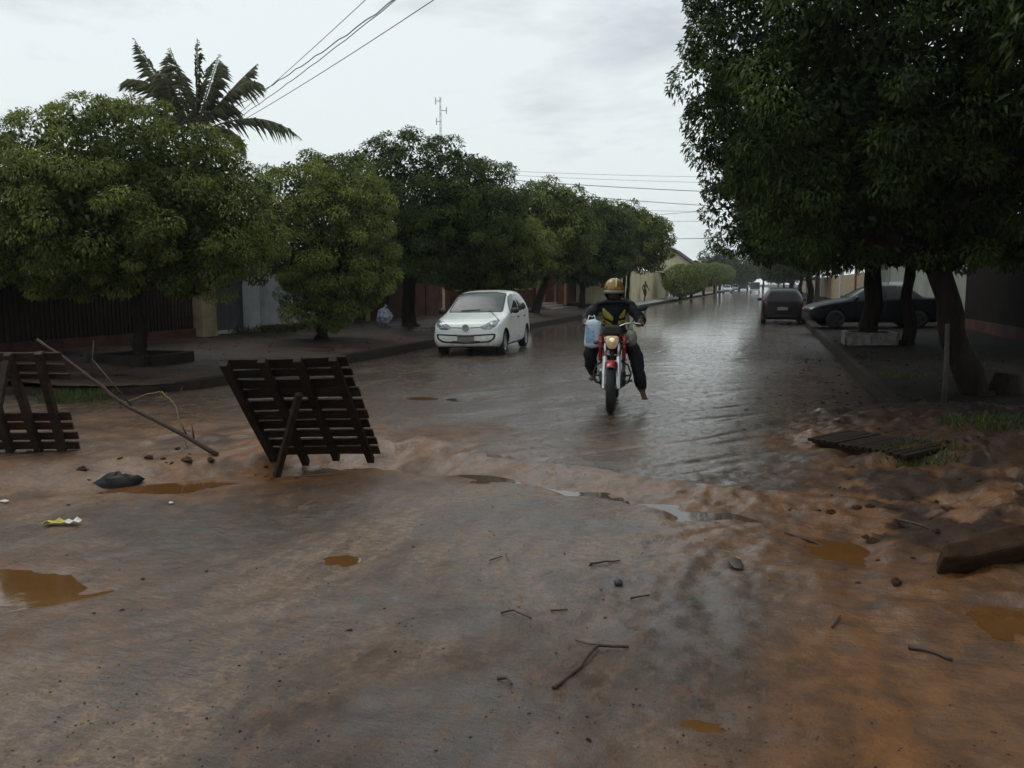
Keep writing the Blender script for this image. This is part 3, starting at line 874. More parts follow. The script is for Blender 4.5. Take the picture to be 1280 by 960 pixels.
for k, (tx, ty, cx_, cy_, dp) in enumerate(fronds):
    A0 = Vector((0, 0, q.z - 0.1)); B0 = A0 + RT * cx_ * SC + UPV * cy_ * SC + FW * dp * 0.5; T0 = A0 + RT * tx * SC + UPV * ty * SC + FW * dp * 1.3
    N_ = 26; hor = 0.7
    pts = [(A0 * (1 - t) ** 2 + B0 * 2 * t * (1 - t) + T0 * t * t) for t in np.linspace(0, 1, N_ + 1)]
    fb = MB(); fb.tube(pts, [0.030 * (1 - 0.85 * i / N_) + 0.004 for i in range(N_ + 1)], 5)
    f_o = fb.build('frond', mat('palm_rachis', (0.12, 0.11, 0.055), 0.6), palm, True)
    pos, dr, nr = [], [], []
    for i in range(3, N_):
        for h in (0, 0.5):
            a, b = pts[i], pts[min(i + 1, N_)]
            pp = a.lerp(b, h); tan = (b - a).normalized()
            sd = tan.cross(UPV)
            sd = sd.normalized() if sd.length > 0.05 else RT
            for sgn in (-1, 1):
                if fr.random() < 0.07: continue
                dd = (sd + FW * 0.2) * sgn * 0.75 + RT * sgn * 0.55 * abs(tan.z) + tan * 0.55 + UPV * fr.uniform(-0.55, 0.05)
                pos.append(tuple(pp)); dr.append(tuple(dd)); nr.append((fr.uniform(-.3, .3), fr.uniform(-.3, .3), 1))
    t_ = np.linspace(0, 1, len(pos))
    lns = (0.62 * np.sin(np.clip(t_ * 0.95 + 0.12, 0, 1) * PI) ** 0.6 + 0.12) * np.random.default_rng(k).uniform(0.8, 1.1, len(pos))
    V = leaf_arrays(np.array(pos), np.array(dr), np.array(nr), lns, np.full(len(pos), 0.021), 0.1)
    V[2::4, 2] -= 0.38 * lns
    link(bpy.data.objects.new('leaflets', leaf_mesh('leaflets', V, np.random.default_rng(k + 90).uniform(0.1, 0.9, len(pos)), M_PALM)), f_o)

# ------------------------------------------------------------------ walls, fences, houses
m_slat = mat('dark_brown_painted_slats', (0.024, 0.014, 0.011), 0.6, spec=0.2, var=0.4, vscale=5)
m_cream = mat('weathered_cream_plaster', (0.34, 0.26, 0.16), 0.8, var=0.35, vscale=2.5, bump=0.3, bscale=30)
m_grey = mat('pale_grey_plaster', (0.36, 0.38, 0.41), 0.8, var=0.25, vscale=1.6, bump=0.25, bscale=30)
m_white = mat('off_white_plaster', (0.55, 0.56, 0.57), 0.8, var=0.2, vscale=2, bump=0.2, bscale=30)
m_gate = mat('slate_blue_metal', (0.065, 0.070, 0.088), 0.5, var=0.3, vscale=3)
m_brick = mat('dull_red_brown_plaster', (0.075, 0.033, 0.022), 0.85, spec=0.2, var=0.45, vscale=2, bump=0.4, bscale=20)
m_orange = mat('orange_plaster', (0.30, 0.125, 0.06), 0.8, var=0.3, vscale=3, bump=0.3, bscale=25)
m_tile = mat('old_clay_roof_tiles', (0.16, 0.10, 0.075), 0.8, var=0.5, vscale=4, bump=0.6, bscale=14)
m_yellow = mat('pale_yellow_plaster', (0.50, 0.44, 0.27), 0.8, var=0.22, vscale=0.7, bump=0.2, bscale=20)
m_brown = mat('dark_brown_wood', (0.030, 0.018, 0.013), 0.8, spec=0.15, var=0.4, vscale=5)
m_black = mat('black_rubber', (0.016, 0.016, 0.017), 0.65, var=0.3)
m_wallr = mat('greenish_pale_plaster', (0.26, 0.28, 0.23), 0.8, var=0.25, vscale=1.2, bump=0.2, bscale=25)
FX = -13.2
fz = gtop(FX)
ya, yb = PX(-60, FX).y, PX(240, FX).y
fence = thing('slat_fence', 'dark brown vertical slat fence under the broad round tree', 'fence', (FX, ya, fz - 0.05))
n = int((yb - ya) / 0.115)
sl = MB().box((0, 0, 1.3), (0.03, 0.072, 2.3)).mesh('slat', m_slat)
for k in range(n):
    o = link(bpy.data.objects.new('slat', sl), fence); o.location = (0.02, 0.06 + k * 0.115, random.uniform(-0.012, 0.012))
MB().box((-0.05, (yb - ya) / 2, 0.08), (0.2, yb - ya, 0.34)).build('plinth', m_brick, fence)
for z in (0.5, 1.9):
    MB().box((-0.03, (yb - ya) / 2, z), (0.05, yb - ya, 0.06)).build('rail', m_slat, fence)
for k in range(4):
    MB().box((-0.05, (k + 0.5) * (yb - ya) / 4, 1.25), (0.10, 0.10, 2.4)).build('post', m_brown, fence)
MB().box((-0.6, (yb - ya) / 2, 1.2), (0.06, yb - ya, 2.5)).build('backing_sheet', m_brown, fence)
y1 = PX(258, FX).y
post = thing('gate_pillar', 'weathered cream gate pillar at the end of the slat fence', 'pillar', (FX, (yb + y1) / 2 + 0.05, fz - 0.1))
MB().box((0.05, 0, 1.35), (0.36, y1 - yb, 2.7)).build('shaft', m_cream, post, bevel=0.015)
MB().box((0.05, 0, 2.74), (0.44, y1 - yb + 0.08, 0.08)).build('cap', m_cream, post)
y2 = PX(301, FX).y
gate = thing('metal_gate', 'slate blue sheet metal gate between two pillars', 'gate', (FX, (y1 + y2) / 2 + 0.05, fz))
w = y2 - y1 - 0.02
npan = 5
for k in range(npan):
    MB().box((0, -w / 2 + (k + 0.5) * w / npan, 1.15), (0.03, w / npan - 0.015, 2.1)).build('panel', m_gate, gate)
MB().box((-0.03, 0, 0.15), (0.04, w, 0.08)).box((-0.03, 0, 2.15), (0.04, w, 0.08)).build('gate_frame', m_gate, gate)
y3 = PX(312, FX).y
post = thing('gate_pillar', 'tall off-white gate pillar beside the pale grey wall', 'pillar', (FX, (y2 + y3) / 2 + 0.05, fz - 0.1))
MB().box((0.08, 0, 1.45), (0.36, y3 - y2, 2.9)).build('shaft', m_white, post, bevel=0.015)
MB().box((0.08, 0, 2.95), (0.44, y3 - y2 + 0.08, 0.1)).build('cap', m_white, post)
y4 = PX(440, FX).y
wall = thing('garden_wall', 'pale grey plastered wall behind the tree with low shoots', 'wall', (FX, (y3 + y4) / 2 + 0.05, fz - 0.15))
MB().box((0, 0, 1.2), (0.2, y4 - y3 - 0.02, 2.4)).build('wall', m_grey, wall)
MB().box((0, 0, 2.43), (0.28, y4 - y3 - 0.02, 0.07)).build('coping', m_white, wall)
MB().box((0.04, 0, 0.12), (0.22, y4 - y3 - 0.02, 0.34)).build('plinth', m_brick, wall)
y5 = PX(560, FX).y
wall = thing('garden_wall', 'dull red-brown wall behind the tallest tree trunk', 'wall', (FX, (y4 + y5) / 2, fz - 0.15))
MB().box((0, 0, 1.1), (0.2, y5 - y4 - 0.02, 2.2)).build('wall', m_brick, wall)
for k in range(5):
    MB().box((0.02, -(y5 - y4) / 2 + (k + 0.5) * (y5 - y4) / 5, 1.15), (0.24, 0.3, 2.3)).build('pier', m_brick if k % 2 else m_cream, wall)
hb = thing('house', 'low plastered house behind the slat fence and metal gate', 'house', (FX - 3.5, 0, 0.2))
MB().box((-3, (ya + y4) / 2, 1.35), (6, y4 - ya, 2.7)).build('wall', m_cream, hb)
MB().add([(0.6, ya - .4, 2.6), (0.6, y4 + .4, 2.6), (-3, y4 + .4, 3.5), (-3, ya - .4, 3.5), (-6.6, y4 + .4, 2.6), (-6.6, ya - .4, 2.6)], [(0, 1, 2, 3), (3, 2, 4, 5)]).build('roof', m_tile, hb).modifiers.new('t', 'SOLIDIFY').thickness = 0.1
# house with tiled gable behind the car
y6 = PX(655, FX).y
def tiled_roof(parent, x0, x1, y0, y1, z_e, z_r, ncol, m=m_tile, name='roof'):
    """gable roof, ridge along X (towards the street): the two slopes carry courses of tiles"""
    ym = (y0 + y1) / 2
    r = MB()
    for s, ye in ((-1, y0), (1, y1)):
        r.add([(x0, ye, z_e), (x1, ye, z_e), (x1, ym, z_r), (x0, ym, z_r), (x0, ye, z_e - 0.1), (x1, ye, z_e - 0.1), (x1, ym, z_r - 0.1), (x0, ym, z_r - 0.1)],
              [(0, 1, 2, 3), (7, 6, 5, 4), (0, 4, 5, 1), (1, 5, 6, 2), (3, 7, 4, 0)])
    o = r.build(name, m, parent)
    tm = MB()
    for c_ in range(ncol):
        xx = x0 + (c_ + 0.5) * (x1 - x0) / ncol
        for ye in (y0, y1):
            tm.tube([(xx, ye, z_e + 0.02), (xx, ym, z_r + 0.02)], 0.42 * abs(x1 - x0) / ncol, 6)
    tag(tm.build('tile_rows', m, o, True), kind='stuff')
    return o
hs = thing('house', 'low red-brown house with tiled roof hidden behind the white hatchback', 'house', (FX - 1, 0, 0))
MB().box((-3, (y5 + y6) / 2, 1.45), (6, y6 - y5 - 0.1, 2.9)).build('wall', m_brick, hs)
tiled_roof(hs, -6.4, 0.6, y5, y6 - 0.3, 2.75, 4.2, 26)
for k, yy in enumerate((y5 + 1.5, y5 + 4.4, y6 - 3.0)):
    w_o = MB().box((0.03, yy, 1.6), (0.08, 1.2, 1.1)).build('window', m_brown, hs)
    MB().box((0.075, yy, 1.6), (0.03, 1.08, 0.98)).build('pane', mat('dim_window_glass', (0.03, 0.035, 0.04), 0.08), w_o)
wall = thing('garden_wall', 'low brown street wall in front of the tiled house', 'wall', (FX + 0.4, (y5 + y6) / 2, fz - 0.15))
MB().box((0, 0, 0.55), (0.18, y6 - y5 - 0.2, 1.1)).build('wall', m_brick, wall)
MB().box((0, 0, 1.13), (0.26, y6 - y5 - 0.2, 0.06)).build('coping', m_cream, wall)
# orange pillars and wall further on
y7 = PX(682, FX + 0.6).y
for k, px in enumerate((676, 690, 703)):
    q = PX(px, FX + 0.6)
    p_o = thing('gate_pillar', ['orange plastered pillar nearest the tiled house', 'orange plastered pillar standing between two others', 'orange plastered pillar beside the pale steps'][k], 'pillar', (q.x, q.y, fz - 0.1))
    MB().box((0, 0, 1.25), (0.4, 0.6, 2.5)).build('shaft', m_orange, p_o, bevel=0.02)
    MB().box((0, 0, 2.54), (0.5, 0.7, 0.08)).build('cap', m_orange, p_o)
q0, q1 = PX(665, FX), PX(745, FX)
wall = thing('garden_wall', 'dark brown street wall behind the orange pillars', 'wall', (FX, (q0.y + q1.y) / 2, fz - 0.1))
MB().box((0, 0, 1.1), (0.2, q1.y - q0.y, 2.2)).build('wall', m_brick, wall)
MB().box((0, 0, 2.24), (0.3, q1.y - q0.y, 0.08)).build('coping', m_brown, wall)
for k in range(6):
    MB().box((0.11, -(q1.y - q0.y) / 2 + (k + 0.5) * (q1.y - q0.y) / 6, 1.1), (0.05, 0.25, 2.2)).build('pier', m_brown, wall)
q = PX(697, -11.2)
stp = thing('doorstep', 'pale concrete steps before the orange pillars', 'steps', (q.x, q.y, 0.15))
for k in range(3):
    MB().box((-0.35 * k, 0, 0.06 + 0.12 * k), (0.36, 4.2, 0.12 + 0.01 * k)).build('step', mat('pale_step_concrete', (0.24, 0.2, 0.17), 0.6, var=0.3), stp)
# cream corner wall and house on the next block
q0, q1 = PX(770, -12.0), PX(836, -10.4)
cw = thing('garden_wall', 'pale yellow corner wall behind the walking person', 'wall', (-10.4, 0, 0.1))
dv = 88.0
ys0, ys1 = 60.0, q1.y
MB().box((-0.1, (ys0 + ys1) / 2, 1.3), (0.22, ys1 - ys0, 2.6)).build('wall', m_yellow, cw)
MB().box((-4, ys0 - 0.12, 1.3), (8, 0.22, 2.6)).build('side_wall', m_yellow, cw)
MB().box((-0.1, (ys0 + ys1) / 2, 2.63), (0.3, ys1 - ys0, 0.07)).build('coping', m_cream, cw)
for k in range(7):
    MB().box((0.03, ys0 + 0.3 + (k + 0.5) * (ys1 - ys0) / 7, 1.3), (0.06, 0.3, 2.55)).build('pier', m_yellow, cw)
# porch at its end
po = thing('porch', 'small tiled porch with white post at the end of the yellow wall', 'porch', (-10.2, ys1 - 5, 0.1))
MB().add([(0.5, -4, 2.75), (0.5, 5.0, 2.75), (-3, 5.0, 3.6), (-3, -4, 3.6), (0.5, -4, 2.65), (0.5, 5, 2.65), (-3, 5, 3.5), (-3, -4, 3.5)], [(0, 1, 2, 3), (7, 6, 5, 4), (0, 4, 5, 1), (1, 5, 6, 2), (2, 6, 7, 3), (3, 7, 4, 0)]).build('roof', m_tile, po)
MB().box((0.54, 0.5, 2.72), (0.05, 9, 0.16)).build('fascia', m_white, po)
MB().box((0.36, 2.2, 1.3), (0.2, 0.3, 2.6)).build('post', m_white, po)
MB().box((0.36, 4.8, 1.3), (0.2, 0.3, 2.6)).build('post', m_white, po)
MB().box((0.06, 0.6, 2.1), (0.12, 5, 0.9)).build('opening', m_brown, po)
def house(label, x0, x1, y0, y1, ze, zr, wm, rm, group=None):
    h = thing('house', label, 'house', ((x0 + x1) / 2, y0, 0))
    cx = (x0 + x1) / 2; w_ = (x1 - x0); l_ = y1 - y0
    # gable faces the camera (towards -Y), ridge along Y
    MB().prism([(-w_ / 2, 0), (w_ / 2, 0), (w_ / 2, ze), (0, zr), (-w_ / 2, ze)], 0, l_, 'y').build('wall', wm, h)
    ov = 0.5
    r = MB()
    sl_ = (zr - ze) / (w_ / 2)
    for s in (-1, 1):
        a = (s * (w_ / 2 + ov), ze - ov * sl_ + 0.04); b = (0, zr + 0.04)
        r.add([(a[0], -ov, a[1]), (b[0], -ov, b[1]), (b[0], l_ + ov, b[1]), (a[0], l_ + ov, a[1]), (a[0], -ov, a[1] + 0.22), (b[0], -ov, b[1] + 0.22), (b[0], l_ + ov, b[1] + 0.22), (a[0], l_ + ov, a[1] + 0.22)],
              [(0, 1, 2, 3), (7, 6, 5, 4), (0, 4, 5, 1), (1, 5, 6, 2), (2, 6, 7, 3), (3, 7, 4, 0)])
    r.build('roof', rm, h)
    for k in range(2):
        wo = MB().box((w_ / 2 + 0.02, l_ * (0.3 + 0.4 * k), ze * 0.6), (0.06, 1.4, 1.2)).build('window', m_white, h)
        MB().box((w_ / 2 + 0.06, l_ * (0.3 + 0.4 * k), ze * 0.6), (0.03, 1.2, 1.0)).build('pane', mat('dim_window_glass', (0.03, 0.035, 0.04), 0.08), wo)
    return h
house('cream gabled house rising behind the yellow corner wall', -18.8, -11.6, 141, 156, 4.7, 7.3, m_yellow, m_brown)
house('lower brown-roofed house next beyond the cream gabled house', -16.5, -9.6, 166, 180, 3.9, 5.9, m_cream, m_tile)

# right side walls
RX = 6.2
q0, q1 = PX(1212, RX), PX(1085, RX)
wr = thing('garden_wall', 'greenish pale plastered wall behind the parked dark saloon', 'wall', (RX, (q0.y + q1.y) / 2, 0.1))
ll = q1.y - q0.y
MB().box((0, 0, 1.45), (0.2, ll, 2.9)).build('wall', m_wallr, wr)
MB().box((-0.02, 0, 2.93), (0.3, ll, 0.08)).build('coping', m_white, wr)
MB().box((-0.12, 0.2 * ll, 1.50), (0.05, 0.5 * ll, 0.16)).build('ledge', m_white, wr)
for k in range(4):
    MB().box((-0.06, -ll / 2 + (k + 0.5) * ll / 4, 1.45), (0.22, 0.4, 2.9)).build('pier', m_wallr, wr)
q2 = PX(1420, RX)
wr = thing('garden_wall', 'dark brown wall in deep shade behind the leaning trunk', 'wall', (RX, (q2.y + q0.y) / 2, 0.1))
m_dw = mat('shade_dark_brown_plaster', (0.014, 0.009, 0.007), 0.9, spec=0.1, var=0.4, vscale=1.5, bump=0.3)  # wall colour darkened to carry the shade under the trees
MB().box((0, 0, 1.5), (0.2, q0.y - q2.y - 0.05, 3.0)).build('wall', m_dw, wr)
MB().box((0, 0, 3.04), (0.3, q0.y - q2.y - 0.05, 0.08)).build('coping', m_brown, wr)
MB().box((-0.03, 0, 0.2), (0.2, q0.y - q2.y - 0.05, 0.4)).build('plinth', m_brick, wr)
q3 = PX(1000, RX)
wr = thing('garden_wall', 'pale wall with posts far along the right pavement', 'wall', (RX, (q1.y + q3.y) / 2, 0.1))
l2 = q3.y - q1.y - 0.1
MB().box((0, 0, 1.1), (0.2, l2, 2.2)).build('wall', m_cream, wr)
for k in range(9):
    MB().box((-0.08, -l2 / 2 + (k + 0.5) * l2 / 9, 1.3), (0.3, 0.4, 2.6)).build('pier', m_white if k % 2 else m_orange, wr)

# ------------------------------------------------------------------ planter, stakes, stump, grate on the right
q = PX(1090, 2.5)
pl = thing('planter_block', 'whitewashed low planter block around a dark trunk', 'planter', (q.x, q.y, 0.1))
for k, (a, b) in enumerate((((-0.55, -0.55), (0.55, -0.55)), ((0.55, -0.46), (0.55, 0.46)), ((0.55, 0.55), (-0.55, 0.55)), ((-0.55, 0.46), (-0.55, -0.46)))):
    MB().bar((a[0], a[1], 0.15), (b[0], b[1], 0.15), 0.12, 0.32).build('side', mat('flaking_whitewash', (0.20, 0.185, 0.16), 0.8, var=0.55, vscale=7), pl, bevel=0.012)
MB().box((0, 0, 0.08), (0.98, 0.98, 0.16)).build('soil', m_dirt, pl)
q = PX(173, TX)
pl = thing('planter_kerb', 'low stained kerb ring around the broad tree trunk', 'planter', (q.x, q.y, gtop(TX)))
for a, b in (((-0.6, -0.6), (0.6, -0.6)), ((0.6, -0.52), (0.6, 0.52)), ((0.6, 0.6), (-0.6, 0.6)), ((-0.6, 0.52), (-0.6, -0.52))):
    MB().bar((a[0], a[1], 0.03), (b[0], b[1], 0.03), 0.13, 0.24).build('side', m_kerb, pl, bevel=0.012)
m_wood = mat('old_wet_timber', (0.028, 0.018, 0.013), 0.75, spec=0.15, var=0.5, vscale=7, bump=0.5, bscale=30, stretch=(0.2, 2, 2), rvar=0.2)
m_grey_wood = mat('pale_weathered_stake', (0.045, 0.037, 0.028), 0.75, var=0.4, vscale=8)
for k, (px, py, hgt, X, lab) in enumerate(((1179, 505, 1.0, None, 'thin pale stake beside the leaning trunk'), (1043, 408, 0.95, None, 'pale thin stake before the dark saloon'))):
    q = P(px, py, 0.12)
    o = MB().tube([(0, 0, -0.2), (0.01, 0, 0.4), (0.0, 0.02, hgt)], [0.035, 0.03, 0.026], 7).build('stake', m_grey_wood, None, True)
    o.location = (q.x, q.y, 0.1); tag(o, lab, 'stake')
q = P(1256, 492, 0.12)
o = MB().tube([(0, 0, -0.2), (0, 0, 0.1), (0.02, 0, 0.22), (0.03, 0.01, 0.34)], [0.26, 0.23, 0.19, 0.17], 12).build('tree_stump', m_bark, None, True)
o.location = (q.x, q.y, 0.05); tag(o, 'short dark stump beside the big leaning trunk', 'stump')
# slatted drain cover sunk in the mud
a, b = P(1008, 552, 0.06), P(1132, 583, 0.06)
gr = thing('drain_grate', 'half-buried slatted wooden drain cover on the muddy corner', 'drain cover', (a.x, a.y, 0))
e = (b - a); el = e.length; e.normalize(); pr = Vector((-e.y, e.x, 0))
if pr.dot(FW) < 0: pr = -pr
ns = 15
for k in range(ns):
    p0 = e * ((k + 0.5) * el / ns)
    z = max(gz(a.x + p0.x, a.y + p0.y), gz(a.x + p0.x + pr.x * .5, a.y + p0.y + pr.y * .5)) + 0.035 + random.uniform(-0.006, 0.006)
    z = 0.085 + 0.06 * k / ns + random.uniform(-0.006, 0.006)
    lnn = 0.52 + random.uniform(-0.04, 0.03)
    MB().bar(p0 + UPV * z, p0 + pr * lnn + UPV * (z + 0.05), el / ns * 0.72, 0.03).build('slat', m_wood, gr, bevel=0.004)
MB().bar(UPV * 0.065 + pr * 0.1, e * el + UPV * 0.125 + pr * 0.1, 0.06, 0.05).bar(UPV * 0.09 + pr * 0.4, e * el + UPV * 0.15 + pr * 0.4, 0.06, 0.05).build('bearer', m_wood, gr)

# ------------------------------------------------------------------ pallets used as barriers
m_pal = mat('dark_wet_pallet_wood', (0.024, 0.015, 0.011), 0.65, spec=0.22, var=0.5, vscale=6, bump=0.6, bscale=35, stretch=(0.3, 2, 2), rvar=0.2)
m_pal2 = mat('brown_pallet_wood', (0.040, 0.026, 0.018), 0.7, spec=0.2, var=0.5, vscale=6, bump=0.6, bscale=35, stretch=(0.3, 2, 2), rvar=0.2)
m_pal3 = mat('red_brown_pallet_board', (0.046, 0.024, 0.016), 0.7, spec=0.2, var=0.55, vscale=5, bump=0.7, bscale=30, stretch=(0.3, 2, 2))
m_pal4 = mat('grey_brown_pallet_board', (0.034, 0.027, 0.022), 0.7, spec=0.2, var=0.55, vscale=5, bump=0.7, bscale=30, stretch=(0.3, 2, 2))
def pallet(name, label, BL, BR, TL, TR, rows, strs, sw, sl_h, mS=m_pal, mB=m_pal):
    """slats run along u (BL->BR), bearers along v on the camera side"""
    t = thing(name, label, 'pallet', BL)
    def S(u, v, off=0.0):
        p = BL.lerp(BR, u).lerp(TL.lerp(TR, u), v)
        return p - BL + nrm * off
    nrm = (BR - BL).cross(TL - BL).normalized()
    if nrm.dot(C0 - BL) < 0: nrm = -nrm
    hv = (TL - BL).length
    for (v0, v1, u0, u1) in rows:
        j = random.uniform(-0.004, 0.004); sag = random.uniform(-0.009, 0.009)
        vv, ff = [], []
        us = np.linspace(u0 + random.uniform(-0.012, 0.012), u1 + random.uniform(-0.012, 0.012), 5)
        for i, u in enumerate(us):
            s_ = sag * math.sin(PI * i / 4)
            for (v, o_) in ((v0, -0.022), (v1, -0.022), (v1, 0.0), (v0, 0.0)):
                vv.append(S(u, v + s_ + j, o_))
        for i in range(4):
            for k in range(4):
                ff.append((i * 4 + k, i * 4 + (k + 1) % 4, i * 4 + 4 + (k + 1) % 4, i * 4 + 4 + k))
        ff += [(0, 1, 2, 3), (16, 17, 18, 19)]
        MB().add(vv, ff).build('slat', random.choice((mS, mS, m_pal3, m_pal4)), t, bevel=0.003)
    for (u0, u1, v0, v1) in strs:
        vv, ff = [], []
        for i in range(5):
            w_ = i / 4; u = u0 + (u1 - u0) * w_; v = v0 + (v1 - v0) * w_
            b_ = random.uniform(-0.004, 0.004)
            for (du, o_) in ((-sw / 2, 0.003), (sw / 2, 0.003), (sw / 2, 0.075), (-sw / 2, 0.075)):
                vv.append(S(u + du + b_, v, o_))
        for i in range(4):
            for k in range(4):
                ff.append((i * 4 + k, i * 4 + (k + 1) % 4, i * 4 + 4 + (k + 1) % 4, i * 4 + 4 + k))
        ff += [(0, 1, 2, 3), (16, 17, 18, 19)]
        MB().add(vv, ff).build('bearer', mB, t, bevel=0.004)
    return t, nrm
BL, BR = P(337, 570, 0.03), P(477, 568, 0.03)
dtop = BL.dot(FW) - 0.72
TL, TR = PD(275, 450, dtop), PD(432, 446, dtop)
gaps = [190, 240, 300, 365, 430, 488, 548, 605, 660]
ed = [132] + gaps + [712]
# screen rows -> fraction along the slope (perspective correct)
db, dt = BL.dot(FW), dtop
rows = []
def vfrac(s):      # s: 0 top .. 1 bottom in the image
    s = 1 - s
    return s * db / (s * db + (1 - s) * dt) if False else (s / dt) / ((s / dt) + ((1 - s) / db)) * 1.0
for i in range(10):
    s0, s1 = (ed[i] - 132) / 580, (ed[i + 1] - 132) / 580
    g_ = 0.014 if i not in (3, 7, 8) else 0.020
    va, vb = 1 - s1, 1 - s0
    va = va * db / (va * db + (1 - va) * dt) if False else va
    rows.append((va + (g_ if i < 9 else 0), vb - (0.0 if i == 0 else 0.004), 0.0, 1.0))
strs = [(0.035, 0.045, 1.0, 0.0), (0.345, 0.315, 1.02, -0.05), (0.625, 0.60, 1.02, 0.0), (0.905, 0.895, 1.02, -0.03)]
pal, pn = pallet('wooden_pallet', 'dark slatted wooden pallet propped up by a stick across the gully', BL, BR, TL, TR, rows, strs, 0.062, 0.1)
sa, sb = PD(374, 492, (db + dt) / 2 - 0.28), G(343, 592)
o = MB().bar((0, 0, 0), sb - Vector((0, 0, 0.05)) - sa, 0.055, 0.045).build('prop_stick', m_pal2, None, bevel=0.004)
o.location = sa; tag(o, 'squared wooden stick propping up the dark slatted pallet', 'stick')
# the second pallet, cut by the picture's edge, with slats missing
BL2, BR2 = P(-45, 563, 0.02), P(100, 561, 0.02)
d2 = BR2.dot(FW); dt2 = d2 - 0.45
TL2, TR2 = PD(-85, 441, dt2), PD(66, 441, dt2)
def zr_(y): return (670 - y) / (670 - 222)
rows2 = [(zr_(260), zr_(224), 0, 1.07), (zr_(306), zr_(274), 0, 1.07), (zr_(342), zr_(318), 0, 1.09), (zr_(530), zr_(492), 0, 1), (zr_(576), zr_(542), 0, 1), (zr_(622), zr_(588), 0, 1), (zr_(672), zr_(636), 0, 1)]
strs2 = [(0.05, 0.05, 1.02, 0.0), (0.42, 0.42, 1.02, 0.0), (0.645, 0.66, 1.01, 0.0), (0.90, 0.86, 1.02, -0.02)]
pallet('wooden_pallet', 'weathered pallet missing its middle slats under the fallen branch', BL2, BR2, TL2, TR2, rows2, strs2, 0.06, 0.1, m_pal2, m_pal2)
sa, sb = PD(8, 452, dt2 - 0.1), G(-22, 588)
o = MB().bar((0, 0, 0), sb - Vector((0, 0, 0.04)) - sa, 0.06, 0.05).build('prop_stick', m_pal2, None, bevel=0.004)
o.location = sa; tag(o, 'short stick propping up the pallet with missing slats', 'stick')

# ------------------------------------------------------------------ branches, twigs, litter
m_twig = mat('wet_brown_twig', (0.060, 0.032, 0.022), 0.6, var=0.4, vscale=20)
m_twig_p = mat('pale_dry_stem', (0.20, 0.17, 0.08), 0.7, var=0.3, vscale=20)
def twig(label, pts, r0, r1, m=m_twig, name='twig', side=(), leaves=None):
    p0 = Vector(pts[0])
    t = MB()
    q = [Vector(p) - p0 for p in pts]
    fine = []
    for a, b in zip(q[:-1], q[1:]):
        for k in range(4):
            fine.append(a.lerp(b, k / 4) + Vector((random.uniform(-1, 1), random.uniform(-1, 1), random.uniform(-0.3, 0.6))) * 0.012 * (b - a).length * (k > 0) * 2)
    fine.append(q[-1])
    t.tube(fine, [r0 + (r1 - r0) * i / (len(fine) - 1) for i in range(len(fine))], 6)
    for s in side:
        sp = [Vector(p) - p0 for p in s]
        t.tube(sp, [min(r0, r1) * (0.75 - 0.3 * i / (len(sp) - 1)) for i in range(len(sp))], 5)
    o = t.build(name, m, None, True)
    o.location = p0
    tag(o, label, name)
    if leaves:
        g = np.random.default_rng(3)
        n = 5
        V = leaf_arrays(np.array([tuple(Vector(leaves) - p0)] * n) + g.normal(0, 0.05, (n, 3)), g.normal(0, 1, (n, 3)), g.normal(0, 1, (n, 3)) + [0, 0, 1], np.full(n, 0.09), np.full(n, 0.025))
        link(bpy.data.objects.new('leaves', leaf_mesh('leaves', V, g.random(n) * 0.4, M_TRIM)), o)
    return o
def up(v, h): return Vector((v.x, v.y, v.z + h))
bA, bB = PD(46, 424, dt2 + 0.15), G(272, 570)
bm1 = bA.lerp(bB, 0.45) + UPV * -0.08
twig('long bare fallen branch leaning on the pallet with missing slats', [bA, bA.lerp(bB, 0.25) - UPV * 0.03, bm1, bA.lerp(bB, 0.75) - UPV * 0.02, up(bB, 0.01)], 0.012, 0.024, name='branch',
     side=[[bA.lerp(bB, 0.83), bA.lerp(bB, 0.83) + UPV * 0.12 + RT * -0.05], [bA.lerp(bB, 0.87), bA.lerp(bB, 0.86) + UPV * 0.14], [bA.lerp(bB, 0.52) - UPV * 0.05, bA.lerp(bB, 0.5) + UPV * 0.35 - RT * 0.3], [bA.lerp(bB, 0.3), bA.lerp(bB, 0.2) + UPV * 0.2 + RT * 0.2]])
c1, c2, c3 = PD(190, 500, 8.2), PD(203, 489, 8.1), G(234, 560)
twig('thin pale arching stem with a few leaves behind the fallen branch', [up(G(150, 508), 0), PD(185, 492, 8.6), PD(203, 490, 8.3), PD(220, 508, 8.1), c3], 0.006, 0.005, m_twig_p, 'stem', leaves=PD(208, 490, 8.2))
g0 = lambda px, py, h=0.008: up(G(px, py), h)
twig('crooked forked twig lying alone on the grey wet road', [g0(692, 862), g0(725, 836), g0(748, 812, 0.02), g0(786, 811)], 0.010, 0.006, side=[[g0(750, 812, 0.02), g0(735, 807), g0(719, 802)]])
twig('long thin stick lying from the gutter end onto the orange mud', [g0(945, 652), g0(985, 668), g0(1020, 682, 0.02), g0(1046, 695)], 0.008, 0.012)
twig('dark stick lying flat on the orange mud of the flooded lane', [g0(1136, 811), g0(1160, 815), g0(1190, 827)], 0.012, 0.008)
twig('thin twig in the ripples above the forked twig', [g0(738, 706), g0(775, 702)], 0.006, 0.004)
twig('tiny curled twig on the pale sand streaks', [g0(626, 768), g0(642, 766, 0.015), g0(664, 775)], 0.006, 0.004)
twig('short bent twig on the sandy road near the curled twig', [g0(688, 765), g0(710, 764)], 0.005, 0.004)
twig('short dark twig on the road beside the lone forked twig', [g0(622, 850), g0(634, 853, 0.02), g0(640, 858)], 0.008, 0.005)
twig('slender twig lying before the propped pallet', [g0(368, 598), g0(395, 596), g0(416, 595)], 0.006, 0.004)
twig('thin twig on the orange mud near the flat dark stick', [g0(1040, 786), g0(1050, 772)], 0.006, 0.004)
